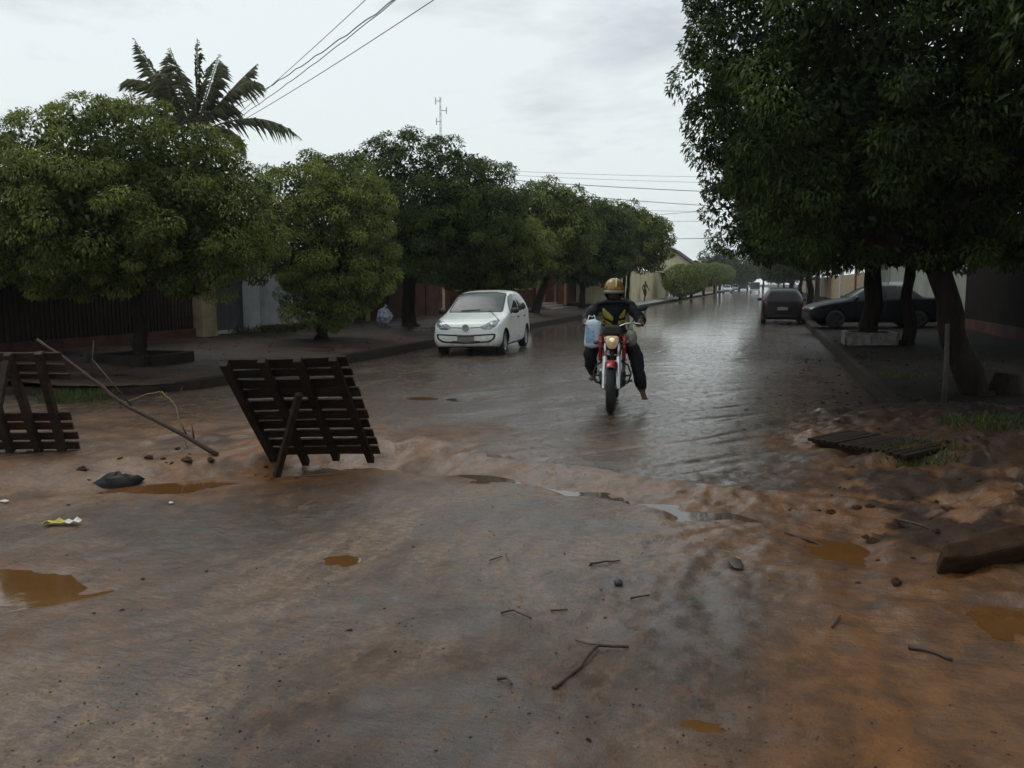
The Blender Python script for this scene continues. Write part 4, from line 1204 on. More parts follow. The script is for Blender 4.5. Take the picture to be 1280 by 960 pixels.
twig('small pair of crossing twigs on the wet grey road', [g0(612, 702), g0(628, 697)], 0.004, 0.003, side=[[g0(632, 692), g0(636, 703)]])
twig('loose stick lying on the road by the orange lane edge', [g0(788, 752), g0(812, 744)], 0.006, 0.004)
twig('broken twig on the mud bank below the drain cover', [g0(1120, 650), g0(1150, 662, 0.03), g0(1170, 660)], 0.010, 0.006)
# litter
def crumpled(name, label, cat, q, r, m, seed=0, noise=0.3, rot=0.0):
    o = MB().ell((0, 0, 0), r, 12, 8, None, noise * 0.6, seed).build(name, m, None, True)
    o.location = q; o.rotation_euler = (0, 0, rot)
    return tag(o, label, cat)
q = G(78, 656)
wr_ = thing('snack_wrapper', 'crumpled yellow and white wrapper on the brown road', 'wrapper', up(q, 0.01), YAW + 0.15)
V_, F_ = [], []
for i in range(9):
    for j in range(4):
        V_.append((-0.11 + 0.22 * i / 8, -0.035 + 0.07 * j / 3, 0.006 + 0.022 * random.random() * (0.3 + (i % 2))))
for i in range(8):
    for j in range(3):
        F_.append((i * 4 + j, i * 4 + j + 1, i * 4 + 5 + j, i * 4 + 4 + j))
mb = MB().add(V_[:24], F_[:15]); o = mb.build('foil', mat('yellow_plastic_film', (0.62, 0.48, 0.04), 0.3, var=0.3, vscale=30), wr_)
o.modifiers.new('thick', 'SOLIDIFY').thickness = 0.002
o = MB().add(V_[20:], [tuple(i - 20 for i in f) for f in F_[15:] ]).build('foil_end', mat('white_plastic_film', (0.7, 0.7, 0.62), 0.3, var=0.2, vscale=30), wr_)
o.modifiers.new('thick', 'SOLIDIFY').thickness = 0.002
q = G(148, 606)
crumpled('dark_mud_lump', 'dark flattened mud lump half sunk beside the muddy gully', 'sack', up(q, -0.01), (0.19, 0.13, 0.10), mat('dark_wet_mud', (0.014, 0.012, 0.013), 0.5, spec=0.25, var=0.5), 4, 0.42, 0.5)  # mud lump standing in for a flat dark patch in the churned mud
crumpled('paper_scrap', 'white paper scrap on the road near the yellow wrapper', 'scrap', up(G(6, 628), 0.01), (0.035, 0.02, 0.01), mat('white_paper', (0.7, 0.7, 0.7), 0.7), 2)
crumpled('paper_scrap', 'tiny white scrap on the mud before the gully', 'scrap', up(G(214, 630), 0.01), (0.018, 0.014, 0.008), mat('white_paper', (0.7, 0.7, 0.7), 0.7), 3)
crumpled('fallen_leaf', 'dark curled leaf on the edge of the orange lane', 'leaf', up(G(920, 707), 0.015), (0.04, 0.10, 0.006), mat('rotten_leaf', (0.045, 0.036, 0.026), 0.5), 5, 0.2, 0.2)
crumpled('pebble', 'small dark pebble among the ripples of the road', 'stone', up(G(773, 731), 0.012), (0.024, 0.022, 0.018), mat('dark_pebble', (0.04, 0.035, 0.03), 0.5), 6, 0.1)
# broken kerb slab on the right bank
q = G(1235, 705)
ks = thing('broken_slab', 'broken grey kerb slab tilted in the mud of the right bank', 'slab', up(q, 0.0), YAW + R(12))
MB().prism([(-0.32, 0.0), (-0.16, -0.03), (0.1, -0.02), (0.42, -0.04), (0.45, 0.10), (0.2, 0.13), (0.0, 0.12), (-0.12, 0.09), (-0.25, 0.09)], -0.02, 0.13, 'z').build('slab', mat('muddy_slab', (0.055, 0.031, 0.018), 0.8, spec=0.12, var=0.5, vscale=5, bump=0.6, bscale=25), ks, bevel=0.02).rotation_euler = (R(28), R(-6), 0)
# clods on the bank
clod_m = mat('wet_brown_clod', (0.085, 0.042, 0.021), 0.6, spec=0.2, var=0.5, vscale=9, bump=0.8, bscale=30)
cl = [MB().ell((0, 0, 0), (1, 0.8, 0.6), 11, 8, None, 0.30, s).mesh('mud_clod', clod_m, s % 2 == 0) for s in range(5)]
cr = random.Random(8)
def clod(px, py, s, label, group):
    q = G(px, py)
    o = link(bpy.data.objects.new('mud_clod', cl[cr.randrange(5)]))
    o.location = up(q, -0.15 * s); o.scale = (s * cr.uniform(0.8, 1.5), s * cr.uniform(0.7, 1.2), s); o.rotation_euler = (0, 0, cr.uniform(0, 6))
    tag(o, label, 'mud clod', group)
for k in range(58):
    px, py = cr.gauss(1120, 85), cr.gauss(640, 48)
    if py < 590 or py > 760 or px < 985 or px > 1278: continue
    clod(px, py, cr.choice((0.012, 0.016, 0.02, 0.026, 0.036)), 'small wet brown mud clod on the right bank below the drain cover', 'clods on the right mud bank')
for k in range(26):
    px, py = cr.gauss(230, 95), cr.gauss(590, 22)
    if py < 560 or px < 4 or px > 470: continue
    clod(px, py, cr.choice((0.014, 0.02, 0.03, 0.045)), 'small wet red-brown mud clod along the gully by the pallets', 'clods along the gully')
for k in range(24):
    px, py = cr.uniform(60, 900), cr.uniform(660, 930)
    clod(px, py, cr.choice((0.006, 0.008, 0.011)), 'tiny dark grit lump on the open wet road', 'grit on the open road')
# grit and leaf litter: uncountable
g = np.random.default_rng(77)
n = 4500
px_, py_ = g.uniform(-20, 1300, n), 560 + 400 * g.random(n) ** 1.1
pts = np.array([tuple(P(a, b))[:2] for a, b in zip(px_, py_)])
keep = fbm(pts[:, 0], pts[:, 1], 0.6, 3) + g.normal(0, 0.05, n) > 0.5
pts = pts[keep]; n = len(pts)
zz = height(pts[:, 0], pts[:, 1])
sz = np.minimum(0.0018 * (1 + g.pareto(2.4, n)), 0.007)
oc = np.array([(1, 0, 0), (0, 1, 0), (-1, 0, 0), (0, -1, 0), (0, 0, 0.7), (0, 0, -0.7)], float)
VV = (oc[None] * (sz[:, None, None]) * g.uniform(0.6, 1.4, (n, 6, 1))) + np.concatenate([pts, (zz + sz * 0.2)[:, None]], 1)[:, None, :]
tri = np.array([(0, 1, 4), (1, 2, 4), (2, 3, 4), (3, 0, 4), (1, 0, 5), (2, 1, 5), (3, 2, 5), (0, 3, 5)])
FF = (np.arange(n)[:, None, None] * 6 + tri[None]).reshape(-1, 3)
me = np_mesh('gravel', VV.reshape(-1, 3), FF, leaf_mat('grit', (0.034, 0.022, 0.015), (0.16, 0.11, 0.075), 0.0, 0.5), False, {'var': np.repeat(g.random(n), 6)}, tris=True)
tag(link(bpy.data.objects.new('gravel', me)), 'fine grit scattered over the wet road', 'gravel', kind='stuff')
def litter(label, boxes, n, m):
    xy = []
    for (x0, x1, y0, y1, k) in boxes:
        xy.append(np.stack([g.uniform(x0, x1, int(n * k)), g.uniform(y0, y1, int(n * k))], 1))
    xy = np.concatenate(xy); k = len(xy)
    z1 = height(xy[:, 0], xy[:, 1])
    zr2 = 0.09 + 0.02 * np.clip(xy[:, 0] - 1.6, 0, 5.2) + (fbm(xy[:, 0], xy[:, 1], 1.5, 3) - 0.5) * 0.05 * sst(0.3, 1.2, np.abs(xy[:, 0] - 1.6))
    zl2 = 0.09 + 0.047 * np.clip(-8.4 - xy[:, 0], 0, 5.2) + (fbm(xy[:, 0], xy[:, 1], 1.5, 3) - 0.5) * 0.05
    z = np.where((xy[:, 0] > 1.6) & (xy[:, 1] > 10.4), np.maximum(z1, zr2), np.where((xy[:, 0] < -8.4) & (xy[:, 1] > 9.5), np.maximum(z1, zl2), z1))
    d = np.stack([g.normal(0, 1, k), g.normal(0, 1, k), g.normal(0, 0.12, k)], 1)
    nr = np.stack([g.normal(0, 0.25, k), g.normal(0, 0.25, k), np.ones(k)], 1)
    ln = g.uniform(0.05, 0.11, k)
    V = leaf_arrays(np.stack([xy[:, 0], xy[:, 1], z + 0.008], 1), d, nr, ln, ln * 0.38)
    o = link(bpy.data.objects.new('fallen_leaves', leaf_mesh('fallen_leaves', V, g.random(k) ** 2, m)))
    tag(o, label, 'leaves', kind='stuff')
m_lit = leaf_mat('dead_leaves', (0.022, 0.014, 0.009), (0.15, 0.09, 0.03), 0.05)
litter('wet fallen leaves on the dark earth under the big right tree', [(0.6, 5.5, 7.5, 20, 1.0), (-0.2, 2.0, 9, 26, 0.25)], 620, m_lit)
litter('wet fallen leaves on the left pavement under the street trees', [(-13, -8, 9.6, 30, 1.0)], 380, m_lit)
# grass tufts
def grass(label, px, py, rad, n, hgt, z=None):
    q = G(px, py) if z is None else P(px, py, z)
    g = np.random.default_rng(int(px))
    a, r = g.random(n) * 2 * PI, rad * np.sqrt(g.random(n))
    x, y = r * np.cos(a), r * np.sin(a)
    zz = height(q.x + x, q.y + y) - q.z if z is None else np.zeros(n)
    pos = np.stack([x, y, zz - 0.01], 1)
    d = np.stack([g.normal(0, 0.5, n), g.normal(0, 0.5, n), np.ones(n)], 1)
    V = leaf_arrays(pos, d, g.normal(0, 1, (n, 3)), hgt * g.uniform(0.5, 1.3, n), np.full(n, 0.012), 0.1)
    o = link(bpy.data.objects.new('grass', leaf_mesh('grass', V, g.random(n), M_GRASS)))
    o.location = q
    tag(o, label, 'grass', kind='stuff')
grass('grass tuft at the kerb behind the broken pallet', 95, 500, 0.5, 500, 0.16)
grass('low grass at the foot of the stump', 1245, 535, 0.55, 500, 0.10)
grass('thin weeds along the drain cover', 1150, 570, 0.35, 260, 0.09)
grass('weeds under the pale grey wall', 330, 416, 0.9, 500, 0.25, 0.3)
grass('weeds on the earthy right pavement', 1125, 470, 0.5, 200, 0.07, 0.1)
q = PX(480, -11.6)
sk = thing('rubbish_bag', 'white and blue plastic rubbish bag by the dark trunk', 'bag', (q.x, q.y, 0.28))
MB().ell((0, 0, 0.27), (0.26, 0.24, 0.27), 12, 8, None, 0.10, 3).build('sack', mat('white_blue_plastic', (0.55, 0.60, 0.70), 0.3, var=0.0, vscale=9, col2=(0.10, 0.13, 0.25)), sk)
MB().tube([(0, 0, 0.5), (0.02, 0, 0.58), (0.07, 0.02, 0.62)], [0.08, 0.03, 0.07], 7).build('knot', mat('white_blue_plastic', (0.5, 0.5, 0.5)), sk)

# ------------------------------------------------------------------ poles, wires, mast
m_wire = mat('grey_cable', (0.05, 0.05, 0.055), 0.6)
m_conc = mat('pole_concrete', (0.22, 0.215, 0.2), 0.8)
def wire(label, a, b, sag=0.3, r=0.012, n=24, wob=0.0):
    a, b = Vector(a), Vector(b)
    pts = [a.lerp(b, t / n) - UPV * sag * 4 * (t / n) * (1 - t / n) + UPV * wob * math.sin(t * 2.2) for t in range(n + 1)]
    o = MB().tube([p - a for p in pts], r, 5).build('overhead_wire', m_wire, None, True)
    o.location = a
    tag(o, label, 'wire')
for k, ((ax, ay), (bx, by), s, r, wb, lab) in enumerate((
        ((305, 133), (448, 0), 0.12, 0.010, 0, 'thin uppermost service wire above the palm'),
        ((325, 108), (470, 0), 0.25, 0.016, 0.02, 'thick wavy service cable above the palm'),
        ((302, 138), (474, 0), 0.25, 0.013, 0.01, 'service wire just below the wavy cable'),
        ((300, 148), (522, 0), 0.2, 0.012, 0, 'lowest separate service wire beside the palm'))):
    a = PD(ax - 40, ay + (ay - by) / (bx - ax) * 40, 29.5); b = PD(bx, by, 16.5); r *= 0.72
    e_ = b + (b - a) * 0.6
    wire(lab, a, e_, s, r, 40, wb)
pole_l, pole_r = Vector((-21, 57, 0)), Vector((3.2, 58, 0))
for pp, lab in ((pole_l, 'concrete utility pole behind the tallest left tree'), (pole_r, 'concrete utility pole behind the big right trees')):
    up_ = thing('utility_pole', lab, 'pole', pp)
    MB().tube([(0, 0, -0.4), (0, 0, 9.6)], [0.17, 0.11], 10).build('shaft', m_conc, up_, True)
    MB().box((0, 0, 9.1), (0.1, 1.8, 0.12)).build('crossarm', m_conc, up_)
    for yy in (-0.8, 0, 0.8):
        MB().lathe([(0.0, 0.0), (0.05, 0.0), (0.03, 0.05), (0.05, 0.1), (0.0, 0.14)], (0, yy, 9.16), n=8).build('insulator', m_conc, up_)
for (ax, ay), (bx, by), d, s, r, lab in ((((600, 222), (935, 243), 58, 0.15, 0.022, 'thick upper cable crossing the street far off')), (((640, 236), (935, 262), 60, 0.2, 0.02, 'second cable crossing below the thick upper cable')),
                                   (((640, 214), (935, 222), 57, 0.1, 0.010, 'faint topmost line crossing the street')), (((640, 219), (935, 230), 57, 0.1, 0.010, 'faint second line crossing the street')),
                                   (((800, 270), (935, 253), 62, 0.05, 0.014, 'cable rising slantwise across the street')), (((770, 262), (935, 264), 75, 0.1, 0.013, 'thin line crossing beneath the slanting cable')),
                                   (((770, 276), (935, 274), 75, 0.1, 0.015, 'lower thin line above the clipped trees')), (((770, 299), (940, 294), 80, 0.1, 0.026, 'lowest thick cable above the clipped trees'))):
    wire(lab, PD(ax, ay, d), PD(bx + 60, by, d), s, r)
q = PD(551, 190, 130)
mast = thing('radio_mast', 'thin lattice radio mast rising behind the trees', 'mast', (q.x, q.y, 0))
zt = PD(551, 121, 130).z
mb = MB()
for k in range(3):
    a = 2 * PI * k / 3
    mb.tube([(0.35 * math.cos(a), 0.35 * math.sin(a), 0), (0.12 * math.cos(a), 0.12 * math.sin(a), zt)], 0.02, 5)
mb.build('legs_frame', m_conc, mast)
mb = MB()
for i in range(28):
    z0, z1 = zt * i / 28, zt * (i + 1) / 28
    for k in range(3):
        a, b = 2 * PI * k / 3, 2 * PI * (k + 1) / 3
        ra = 0.35 - 0.23 * i / 28
        mb.tube([(ra * math.cos(a), ra * math.sin(a), z0), (ra * math.cos(b), ra * math.sin(b), z1)], 0.014, 4)
mb.build('bracing', m_conc, mast)
for k, (zz, ll_) in enumerate(((zt - 0.6, 0.7), (zt - 2.0, 0.9), (zt - 3.6, 0.6))):
    MB().tube([(0, 0, zz), RT * ll_ * (1 if k % 2 else -1) + UPV * zz], 0.05, 5).tube([RT * ll_ * (1 if k % 2 else -1) + UPV * (zz - 0.5), RT * ll_ * (1 if k % 2 else -1) + UPV * (zz + 0.5)], 0.06, 6).build('antenna', m_conc, mast)
# ------------------------------------------------------------------ vehicles
m_glass = mat('dark_car_glass', (0.035, 0.042, 0.045), 0.05, var=0.1, spec=0.6)
m_wind = mat('windscreen_glass', (0.060, 0.080, 0.082), 0.22, var=0.15, vscale=2, spec=0.35)
m_tyre = mat('worn_tyre', (0.018, 0.017, 0.016), 0.75, var=0.3)
m_alloy = mat('silver_wheel', (0.45, 0.45, 0.46), 0.35, 0.8, var=0.2)
m_chrome = mat('chrome', (0.65, 0.66, 0.68), 0.18, 1.0, var=0.1)
m_trim = mat('black_trim', (0.015, 0.015, 0.016), 0.45, var=0.2)
m_lens = mat('headlamp_lens', (0.30, 0.31, 0.33), 0.08, 0.4, var=0.5, vscale=14)
m_red = mat('red_lamp_lens', (0.07, 0.006, 0.005), 0.2, var=0.2)
m_plate = mat('grey_number_plate', (0.20, 0.19, 0.175), 0.5, var=0.25, vscale=18)
class Body:
    """car shell lofted from stations (x, zb, zs, zr, wb, wm, ws, wr), front first"""
    def __init__(s, st, nx=64, nr=30):
        S = catmull(st, nx)
        V = []
        for x, zb, zs, zr, wb, wm, ws, wr in S:
            ctl = [(0, zb), (wb * 0.8, zb), (wb, zb + 0.02), (wm, zb + 0.22 * (zs - zb) + 0.03), (wm, zb + 0.55 * (zs - zb)), (wm * 0.35 + ws * 0.65, zs - 0.06 * min(1, (zs - zb) / 0.3)), (ws, zs),
                   (0.55 * ws + 0.45 * wr + 0.015, zs + 0.45 * (zr - zs)), (wr, zs + 0.84 * (zr - zs)), (wr * 0.82, zs + 0.95 * (zr - zs)), (wr * 0.45, zr - 0.004), (0, zr)]
            c = catmull(ctl, nr)
            ring = [(x, y, z) for y, z in c] + [(x, -y, z) for y, z in c[-2:0:-1]]
            V += ring
        n = len(V) // nx
        F = [(i * n + j, i * n + (j + 1) % n, (i + 1) * n + (j + 1) % n, (i + 1) * n + j) for i in range(nx - 1) for j in range(n)]
        F += [tuple(range(n))[::-1], tuple((nx - 1) * n + j for j in range(n))]
        s.V, s.F = V, F
        s.bvh = BVHTree.FromPolygons([Vector(v) for v in V], F)
    def shell(s, m, root, arches, r, name='body', dark=None):
        mb = MB().add(s.V, s.F)
        o = mb.build(name, m, root, True)
        cuts = []
        for ax, az in arches:
            c = MB().lathe([(0, -1.2), (r, -1.2), (r, 1.2), (0, 1.2)], (ax, 0, az), 'y', 28).build('cutter', m_trim, root)
            md = o.modifiers.new('arch', 'BOOLEAN'); md.operation = 'DIFFERENCE'; md.solver = 'EXACT'; md.object = c
            cuts.append(c)
        dg_ = bpy.context.evaluated_depsgraph_get(); dg_.update()
        me = bpy.data.meshes.new_from_object(o.evaluated_get(dg_))
        o.modifiers.clear(); o.data = me
        for c in cuts: bpy.data.objects.remove(c)
        me.materials.clear(); me.materials.append(m); me.materials.append(m_trim)
        for p in me.polygons:
            c = p.center
            p.material_index = 0
            for ax, az in arches:
                if math.hypot(c.x - ax, c.z - az) < r * 1.003 : p.material_index = 1
            if c.z < 0.215 and p.normal.z < -0.6: p.material_index = 1
        try: me.set_sharp_from_angle(angle=R(38))
        except Exception: pass
        return o
    def hit(s, u, v, axis, off):
        if axis == 'front': o, d = Vector((5, u, v)), Vector((-1, 0, 0))
        elif axis == 'rear': o, d = Vector((-5, u, v)), Vector((1, 0, 0))
        elif axis == 'left': o, d = Vector((u, 3, v)), Vector((0, -1, 0))
        else: o, d = Vector((u, -3, v)), Vector((0, 1, 0))
        loc, nr, i, ds = s.bvh.ray_cast(o, d)
        if loc is None:
            loc, nr, i, ds = s.bvh.find_nearest(Vector((o.x if abs(d.x) < .5 else 0, o.y if abs(d.y) < .5 else 0, v)) if False else o + d * (3.4 if abs(d.x) > .5 else 2.3))
        if nr.dot(d) > 0: nr = -nr
        return loc + nr * off
    def loops(s, name, loops, axis, m, root, off=0.005, fill=True, smooth=True):
        mb = MB(); V = []; n = len(loops[0])
        first = [s.hit(u, v, axis, -0.012) for u, v in loops[0]]
        V += first
        for lp in loops: V += [s.hit(u, v, axis, off) for u, v in lp]
        F = []
        for k in range(len(loops)):
            for j in range(n):
                F.append((k * n + j, k * n + (j + 1) % n, (k + 1) * n + (j + 1) % n, (k + 1) * n + j))
        if fill: F.append(tuple(len(loops) * n + j for j in range(n)))
        else: 
            V += [s.hit(u, v, axis, -0.012) for u, v in loops[-1]]
            k = len(loops)
            for j in range(n):
                F.append((k * n + j, k * n + (j + 1) % n, (k + 1) * n + (j + 1) % n, (k + 1) * n + j))
        return mb.add(V, F).build(name, m, root, smooth, angle=45)
    def decal(s, name, poly, axis, m, root, off=0.005, rings=6, rnd=True):
        poly = dens(poly, rnd)
        cu, cv = sum(p[0] for p in poly) / len(poly), sum(p[1] for p in poly) / len(poly)
        lp = [[(cu + (u - cu) * (1 - k / rings * 0.97), cv + (v - cv) * (1 - k / rings * 0.97)) for u, v in poly] for k in range(rings + 1)]
        return s.loops(name, lp, axis, m, root, off)
    def ring(s, name, outer, inner, axis, m, root, off=0.006):
        return s.loops(name, [dens(outer), dens(inner)], axis, m, root, off, False)
    def seam(s, pts, axis, m, root, w=0.012, off=0.003, name='seam'):
        mb = MB(); n = 14; V, F = [], []
        P_ = catmull(pts, n)
        for i in range(n):
            t = P_[min(i + 1, n - 1)] - P_[max(i - 1, 0)]; t /= np.linalg.norm(t) + 1e-9
            nn = np.array([-t[1], t[0]]) * w / 2
            V += [s.hit(*(P_[i] + nn), axis, off), s.hit(*(P_[i] - nn), axis, off)]
        F = [(2 * i, 2 * i + 1, 2 * i + 3, 2 * i + 2) for i in range(n - 1)]
        return mb.add(V, F).build(name, m, root)
def dens(poly, rnd=True):
    """round the corners and add points along the edges"""
    out = []; n = len(poly)
    for i in range(n):
        a, b, c = np.array(poly[i - 1]), np.array(poly[i]), np.array(poly[(i + 1) % n])
        la, lc = np.linalg.norm(a - b), np.linalg.norm(c - b)
        r = min(0.05, 0.3 * la, 0.3 * lc) if rnd else 0.001
        p, q = b + (a - b) / la * r, b + (c - b) / lc * r
        for t in (0, 0.33, 0.67, 1):
            out.append(tuple((1 - t) ** 2 * p + 2 * t * (1 - t) * b + t * t * q))
        d = c + (b - c) / lc * min(0.05, 0.3 * lc)
        for t in (0.25, 0.5, 0.75):
            out.append(tuple(q + (d - q) * t))
    return out
def mirror(poly): return [(-u, v) for u, v in poly][::-1]
def car_wheel(root, x, y, r, w, rim_m=m_alloy, steer=0.0, spokes=5):
    s = 1 if y > 0 else -1
    wl = MB().lathe([(0, -w * .3), (r * .62, -w * .42), (r * .64, w * .42), (r * .6, w * .40), (r * .58, w * .1), (0, w * .1)], (0, 0, 0), 'y', 24).build('wheel', m_trim, root, True, angle=40)
    wl.location = (x, y, r)
    wl.rotation_euler = (0, 0, steer if s > 0 else steer + PI)
    t = MB().lathe([(r * .63, -w * .5), (r * .86, -w * .54), (r * .965, -w * .47), (r, -w * .3), (r, w * .3), (r * .965, w * .47), (r * .86, w * .54), (r * .63, w * .5)], (0, 0, 0), 'y', 30, True).build('tyre', m_tyre, wl, True, angle=50)
    rm = MB().lathe([(r * .66, w * .30), (r * .66, w * .47), (r * .60, w * .48), (r * .57, w * .36)], (0, 0, 0), 'y', 28)
    for k in range(spokes):
        a = 2 * PI * k / spokes
        rm.bar((0.03 * math.cos(a), w * .40, 0.03 * math.sin(a)), (r * .6 * math.cos(a), w * .40, r * .6 * math.sin(a)), r * 0.22, 0.02, (0, 1, 0))
    rm.lathe([(0, w * .44), (r * .16, w * .44), (r * .2, w * .36)], (0, 0, 0), 'y', 14)
    rm.build('rim', rim_m, wl, True, angle=40)
    return wl
def place(root, back_deg=None, heading=None):
    h = heading if heading is not None else -camdir(back_deg)
    root.rotation_euler = (0, 0, math.atan2(h.y, h.x))
    return Matrix.Rotation(root.rotation_euler[2], 3, 'Z')

# --- white hatchback
m_cw = mat('white_car_paint', (0.86, 0.88, 0.84), 0.28, var=0.06, vscale=3, coat=0.5)
def add_dirt(m, z0=0.22, z1=0.62):
    nt = m.node_tree; b = nt.nodes['Principled BSDF']
    lk = b.inputs['Base Color'].links[0]; src = lk.from_socket
    tc = nt.nodes.new('ShaderNodeTexCoord'); sx = nt.nodes.new('ShaderNodeSeparateXYZ')
    nt.links.new(tc.outputs['Object'], sx.inputs[0])
    no = nt.nodes.new('ShaderNodeTexNoise'); no.inputs['Scale'].default_value = 9; no.inputs['Detail'].default_value = 8
    nt.links.new(tc.outputs['Object'], no.inputs['Vector'])
    a = nt.nodes.new('ShaderNodeMath'); a.operation = 'MULTIPLY_ADD'; a.inputs[1].default_value = -0.55; nt.links.new(no.outputs['Fac'], a.inputs[0]); nt.links.new(sx.outputs['Z'], a.inputs[2])
    mr_ = nt.nodes.new('ShaderNodeMapRange'); mr_.inputs['From Min'].default_value = z0 - 0.28; mr_.inputs['From Max'].default_value = z1 - 0.28; mr_.inputs['To Min'].default_value = 0.6; mr_.inputs['To Max'].default_value = 0.0
    nt.links.new(a.outputs[0], mr_.inputs['Value'])
    mx = nt.nodes.new('ShaderNodeMix'); mx.data_type = 'RGBA'; nt.links.new(mr_.outputs['Result'], mx.inputs['Factor']); nt.links.new(src, mx.inputs['A']); mx.inputs['B'].default_value = (0.17, 0.12, 0.08, 1)
    nt.links.new(mx.outputs['Result'], b.inputs['Base Color'])
add_dirt(m_cw, 0.12, 0.46)
car = thing('hatchback_car', 'small white hatchback car coming along the wet road', 'car')
st = [(1.79, .31, .54, .60, .50, .58, .55, .42), (1.765, .24, .62, .68, .65, .715, .68, .54), (1.67, .195, .705, .765, .715, .785, .75, .61), (1.50, .185, .77, .84, .73, .805, .765, .64), (1.25, .18, .83, .905, .745, .82, .785, .66),
      (1.00, .18, .87, .955, .745, .82, .795, .67), (0.86, .18, .885, 1.0, .745, .82, .80, .67), (0.60, .18, .905, 1.165, .745, .82, .805, .65), (0.25, .18, .92, 1.385, .745, .82, .808, .635), (-0.05, .18, .935, 1.46, .745, .82, .81, .64),
      (-0.5, .18, .95, 1.49, .745, .82, .81, .64), (-1.0, .18, .97, 1.475, .745, .82, .81, .63), (-1.38, .18, .99, 1.41, .74, .815, .80, .61), (-1.60, .20, .98, 1.25, .72, .79, .77, .57), (-1.72, .24, .93, 1.05, .70, .77, .74, .60), (-1.77, .32, .80, .86, .58, .66, .62, .5)]
cb = Body(st)
AR = [(1.21, .29), (-1.21, .29)]
cb.shell(m_cw, car, AR, .335)
wsp = [(-.645, .985), (.645, .985), (.575, 1.39), (.3, 1.425), (-.3, 1.425), (-.575, 1.39)]
cb.decal('windscreen', wsp, 'front', m_wind, car, 0.006)
cb.ring('windscreen_seal', [(u * 1.035, 1.2 + (v - 1.2) * 1.06) for u, v in wsp], [(u * .985, 1.2 + (v - 1.2) * .97) for u, v in wsp], 'front', m_trim, car, 0.008)
hl = [(.325, .655), (.42, .605), (.58, .610), (.71, .675), (.745, .82), (.60, .80), (.44, .725)]
for pl_ in (hl, mirror(hl)):
    h_o = cb.decal('headlight', pl_, 'front', m_lens, car, 0.006)
    sg_ = 1 if pl_[0][0] > 0 or pl_ is hl else -1
    sg_ = 1 if sum(p[0] for p in pl_) > 0 else -1
    MB().lathe([(0.0, 0.02), (0.05, 0.012), (0.062, -0.01)], cb.hit(.60 * sg_, .70, 'front', 0.004), 'x', 14).build('reflector', m_chrome, h_o, True)
cb.ring('grille_frame', [(-.70, .515), (0, .485), (.70, .515), (.68, .40), (.56, .315), (0, .285), (-.56, .315), (-.68, .40)],
        [(-.655, .482), (0, .452), (.655, .482), (.635, .41), (.53, .350), (0, .320), (-.53, .350), (-.635, .41)], 'front', m_trim, car, 0.007)
cb.decal('air_slot', [(-.33, .335), (.33, .335), (.33, .352), (-.33, .352)], 'front', m_trim, car, 0.009)
for s in (-1, 1):
    cb.seam([(s * .095, .645), (s * .2, .65), (s * .34, .655)], 'front', m_trim, car, 0.016, 0.004, 'nose_line')
pc = cb.hit(0, .41, 'front', 0.0)
np_ = MB().box((pc.x + 0.014, 0, .41), (0.012, .40, .13)).build('number_plate', m_plate, car, bevel=0.003)
MB().box((pc.x + 0.022, 0, .455), (0.004, .37, .02)).build('plate_band', m_trim, np_)
m_canvas0 = mat('badge_silver', (0.6, 0.62, 0.64), 0.3)
# round badge with its letters
ec = cb.hit(0, .645, 'front', 0.0)
em = MB().lathe([(0, 0.012), (.072, 0.012), (.074, 0.0)], (ec.x + 0.006, 0, .645), 'x', 26).build('badge', mat('badge_blue_grey', (0.16, 0.18, 0.21), 0.3), car, True, angle=40)
MB().lathe([(.070, 0.006), (.072, 0.02), (.084, 0.02), (.086, 0.0)], (ec.x + 0.006, 0, .645), 'x', 28).build('badge_ring', m_canvas0, em, True, angle=40)
lt = MB(); ex = ec.x + 0.021
for s in (-1, 1):
    lt.bar((ex, s * .030, .705), (ex, 0, .655), .012, .008, (1, 0, 0))
    lt.bar((ex, s * .058, .685), (ex, s * .027, .588), .012, .008, (1, 0, 0))
    lt.bar((ex, s * .027, .588), (ex, 0, .645), .012, .008, (1, 0, 0))
lt.build('badge_letters', m_canvas0, em)
w1 = [(.66, .965), (.40, 1.20), (.22, 1.325), (-.02, 1.385), (-.22, 1.395), (-.22, .965)]
w2 = [(-.28, .97), (-.28, 1.395), (-.72, 1.385), (-.96, 1.32), (-1.22, 1.06), (-1.15, 1.0)]
for sd in ('left', 'right'):
    cb.decal('side_window', w1, sd, m_glass, car, 0.005); cb.decal('side_window', w2, sd, m_glass, car, 0.005)
    cb.seam([(.72, .90), (.76, .6), (.70, .30)], sd, m_trim, car, 0.010)
    cb.seam([(-.25, .96), (-.25, .6), (-.28, .27)], sd, m_trim, car, 0.010)
    cb.seam([(-1.0, .98), (-.98, .75), (-.84, .42)], sd, m_trim, car, 0.010)
    for hx in (-.10, -.88):
        hp = cb.hit(hx, .83, sd, 0.014)
        MB().box(hp, (.16, .025, .03)).build('door_handle', m_trim, car, bevel=0.008)
    s = 1 if sd == 'left' else -1
    mr_ = MB().tube([(.58, s * .78, .94), (.60, s * .86, .975)], .02, 6).ell((.61, s * .905, 1.0), (.06, .10, .068), 12, 8).build('mirror', m_trim, car, True)
    for ax, _ in AR: car_wheel(car, ax, s * .70, .285, .175, steer=0.03 if ax > 0 else 0)
cb.decal('sill_trim', [(-.80, .20), (.80, .20), (.80, .235), (-.80, .235)], 'left', m_trim, car, 0.004)
cb.decal('rear_window', [(-.52, 1.02), (.52, 1.02), (.47, 1.33), (-.47, 1.33)], 'rear', m_glass, car)
for s in (-1, 1): cb.decal('tail_light', [(s * .56, .78), (s * .70, .78), (s * .68, 1.0), (s * .58, 1.02)], 'rear', m_red, car)
MB().tube([(-.95, -.18, 1.46), (-1.02, -.18, 1.62)], .006, 5).build('aerial', m_trim, car)
